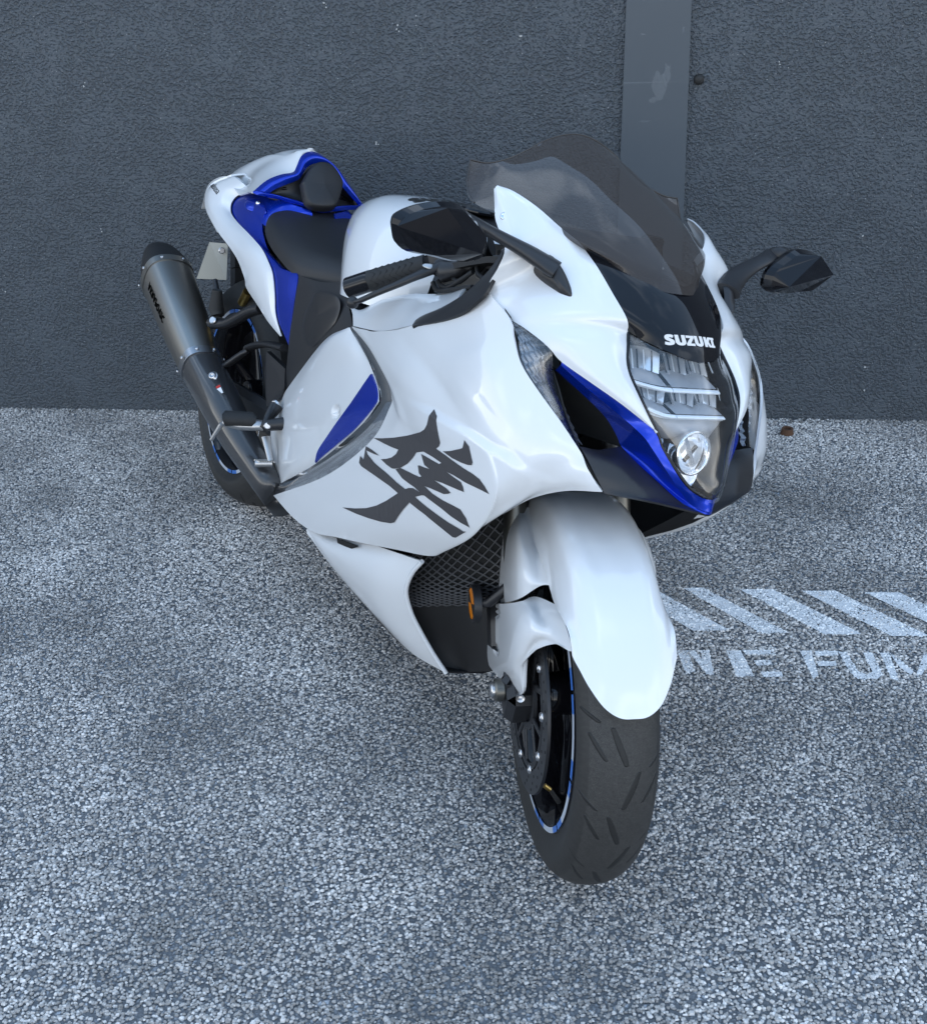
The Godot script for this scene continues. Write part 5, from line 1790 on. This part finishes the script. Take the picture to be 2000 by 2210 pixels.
func shell_point(mb: MB, near: Vector3, dir: Vector3) -> Vector3:
	var d := dir.normalized()
	var h = hits(mb, near - d * 0.2, d)
	return h if h != null else near

func oct_tube(p: Array, r: Array, axis: Vector3) -> MB:
	# rounded six-sided section, wider than tall
	var c := p.size()
	var f := frame_of(axis)
	var g := []
	for i in c:
		var row := PackedVector3Array()
		for k in 49:
			var a := TAU * k / 48.0
			var six := 1.0 / pow(pow(absf(cos(a)), 3.2) + pow(absf(sin(a)), 3.2), 1.0 / 3.2)
			row.append(p[i] + (f.x * cos(a) * 0.92 + f.y * sin(a)) * r[i] * (0.35 + 0.65 * six) * 0.96)
		g.append(row)
	var mid := Vector3.ZERO
	for q in p:
		mid += q / c
	var mb := sheet(refined(g, 1, 4), 0.0, Vector3.ZERO, mid)
	for e in [0, c - 1]:
		for k in 48:
			mb.flat(p[e], g[e][k], g[e][k + 1], axis * (-1.0 if e == 0 else 1.0))
	return mb

# ------------------------------------------------------------------
func _ready() -> void:
	var cam := Camera3D.new()
	cam.name = "camera"
	cam.fov = 52.5006
	cam.near = 0.05
	cam.far = 300.0
	cam.transform = Transform3D(Basis(Vector3.RIGHT, -0.51952) * Basis(Vector3.BACK, -0.04058), Vector3(0, 1.4059, 0))
	add_child(cam)
	var sky := ProceduralSkyMaterial.new()
	sky.sky_top_color = Color(0.43, 0.545, 0.675)
	sky.sky_horizon_color = Color(1.0, 0.995, 0.97)
	sky.sky_curve = 0.20
	sky.ground_bottom_color = Color(0.2, 0.2, 0.2)
	sky.ground_horizon_color = Color(0.4, 0.42, 0.45)
	var cl := smooth_noise(0.011, 61, 5)
	var cover := Image.create(512, 256, false, Image.FORMAT_RGBA8)
	for y in 256:
		for x in 512:
			var a := TAU * x / 512.0
			var e := PI * (y / 256.0 - 0.5)
			var d := Vector3(cos(a) * cos(e), -sin(e), sin(a) * cos(e)) * 150.0
			var k := clampf(cl.get_noise_3d(d.x, d.y * 1.6, d.z) * 2.2 - 0.10, 0.0, 1.0)
			cover.set_pixel(x, y, Color(1, 1, 1, k * 0.75))
	sky.sky_cover = ImageTexture.create_from_image(cover)
	sky.sky_cover_modulate = Color(0.80, 0.82, 0.84)
	var s := Sky.new()
	s.sky_material = sky
	var env := Environment.new()
	env.background_mode = Environment.BG_SKY
	env.sky = s
	env.background_energy_multiplier = 1.0
	env.tonemap_mode = Environment.TONE_MAPPER_LINEAR
	env.tonemap_exposure = 3.15
	env.sdfgi_enabled = true
	env.ssao_enabled = true
	env.ssil_enabled = true
	var we := WorldEnvironment.new()
	we.name = "environment"
	we.environment = env
	add_child(we)
	var sun := DirectionalLight3D.new()
	sun.name = "sun"
	sun.light_color = Color(1.0, 0.95, 0.88)
	sun.light_energy = 0.9
	sun.light_angular_distance = 0.5
	sun.shadow_enabled = true
	sun.rotation_degrees = Vector3(-29, 172, 0)     # from behind the wall: everything in view lies in its shade
	add_child(sun)

	materials()
	M.signal_body = mat(lin(0.20, 0.21, 0.23), 0.22, 0.7)
	M.reflector_dark = mat(lin(0.03, 0.032, 0.036), 0.2)
	M.guard_wire = mat(lin(0.06, 0.06, 0.064), 0.4)
	M.fork_lower = mat(lin(0.16, 0.155, 0.14), 0.35, 0.9)
	M.chip = mat(lin(0.45, 0.46, 0.46), 0.8)
	M.scuff = glass(lin(0.30, 0.33, 0.36), 0.22)
	M.scuff.roughness = 0.6
	M.lamp_mirror = mat(lin(0.5, 0.52, 0.56), 0.12, 1.0)
	M.lamp_grey = mat(lin(0.33, 0.345, 0.375), 0.28)
	M.light_guide = mat(lin(0.75, 0.80, 0.85), 0.2)
	M.cover_inset = mat(lin(0.02, 0.02, 0.022), 0.28)
	build_place()
	bike = Node3D.new()
	bike.name = "motorcycle"
	bike.transform = Transform3D(Basis(Vector3.UP, -1.06276) * Basis(Vector3.RIGHT, -0.27757), Vector3(-0.6114, 0, -2.5935))
	add_child(bike)
	bike.set_meta("label", "white and blue sport motorcycle leaning on its stand before the dark wall")
	bike.set_meta("category", "motorcycle")
	var ax := Vector3(-sin(deg_to_rad(23.0)), cos(deg_to_rad(23.0)), 0)
	var o := Vector3(1.48, 0.30, 0) - 0.032 * Vector3(cos(deg_to_rad(23.0)), sin(deg_to_rad(23.0)), 0)
	var rot := Basis(ax, -0.42984)
	steer_t = Transform3D(rot, o - rot * o)
	build_front_end()
	build_fairing()
	build_front()
	build_tank_and_tail()
	build_controls()
	build_rear()
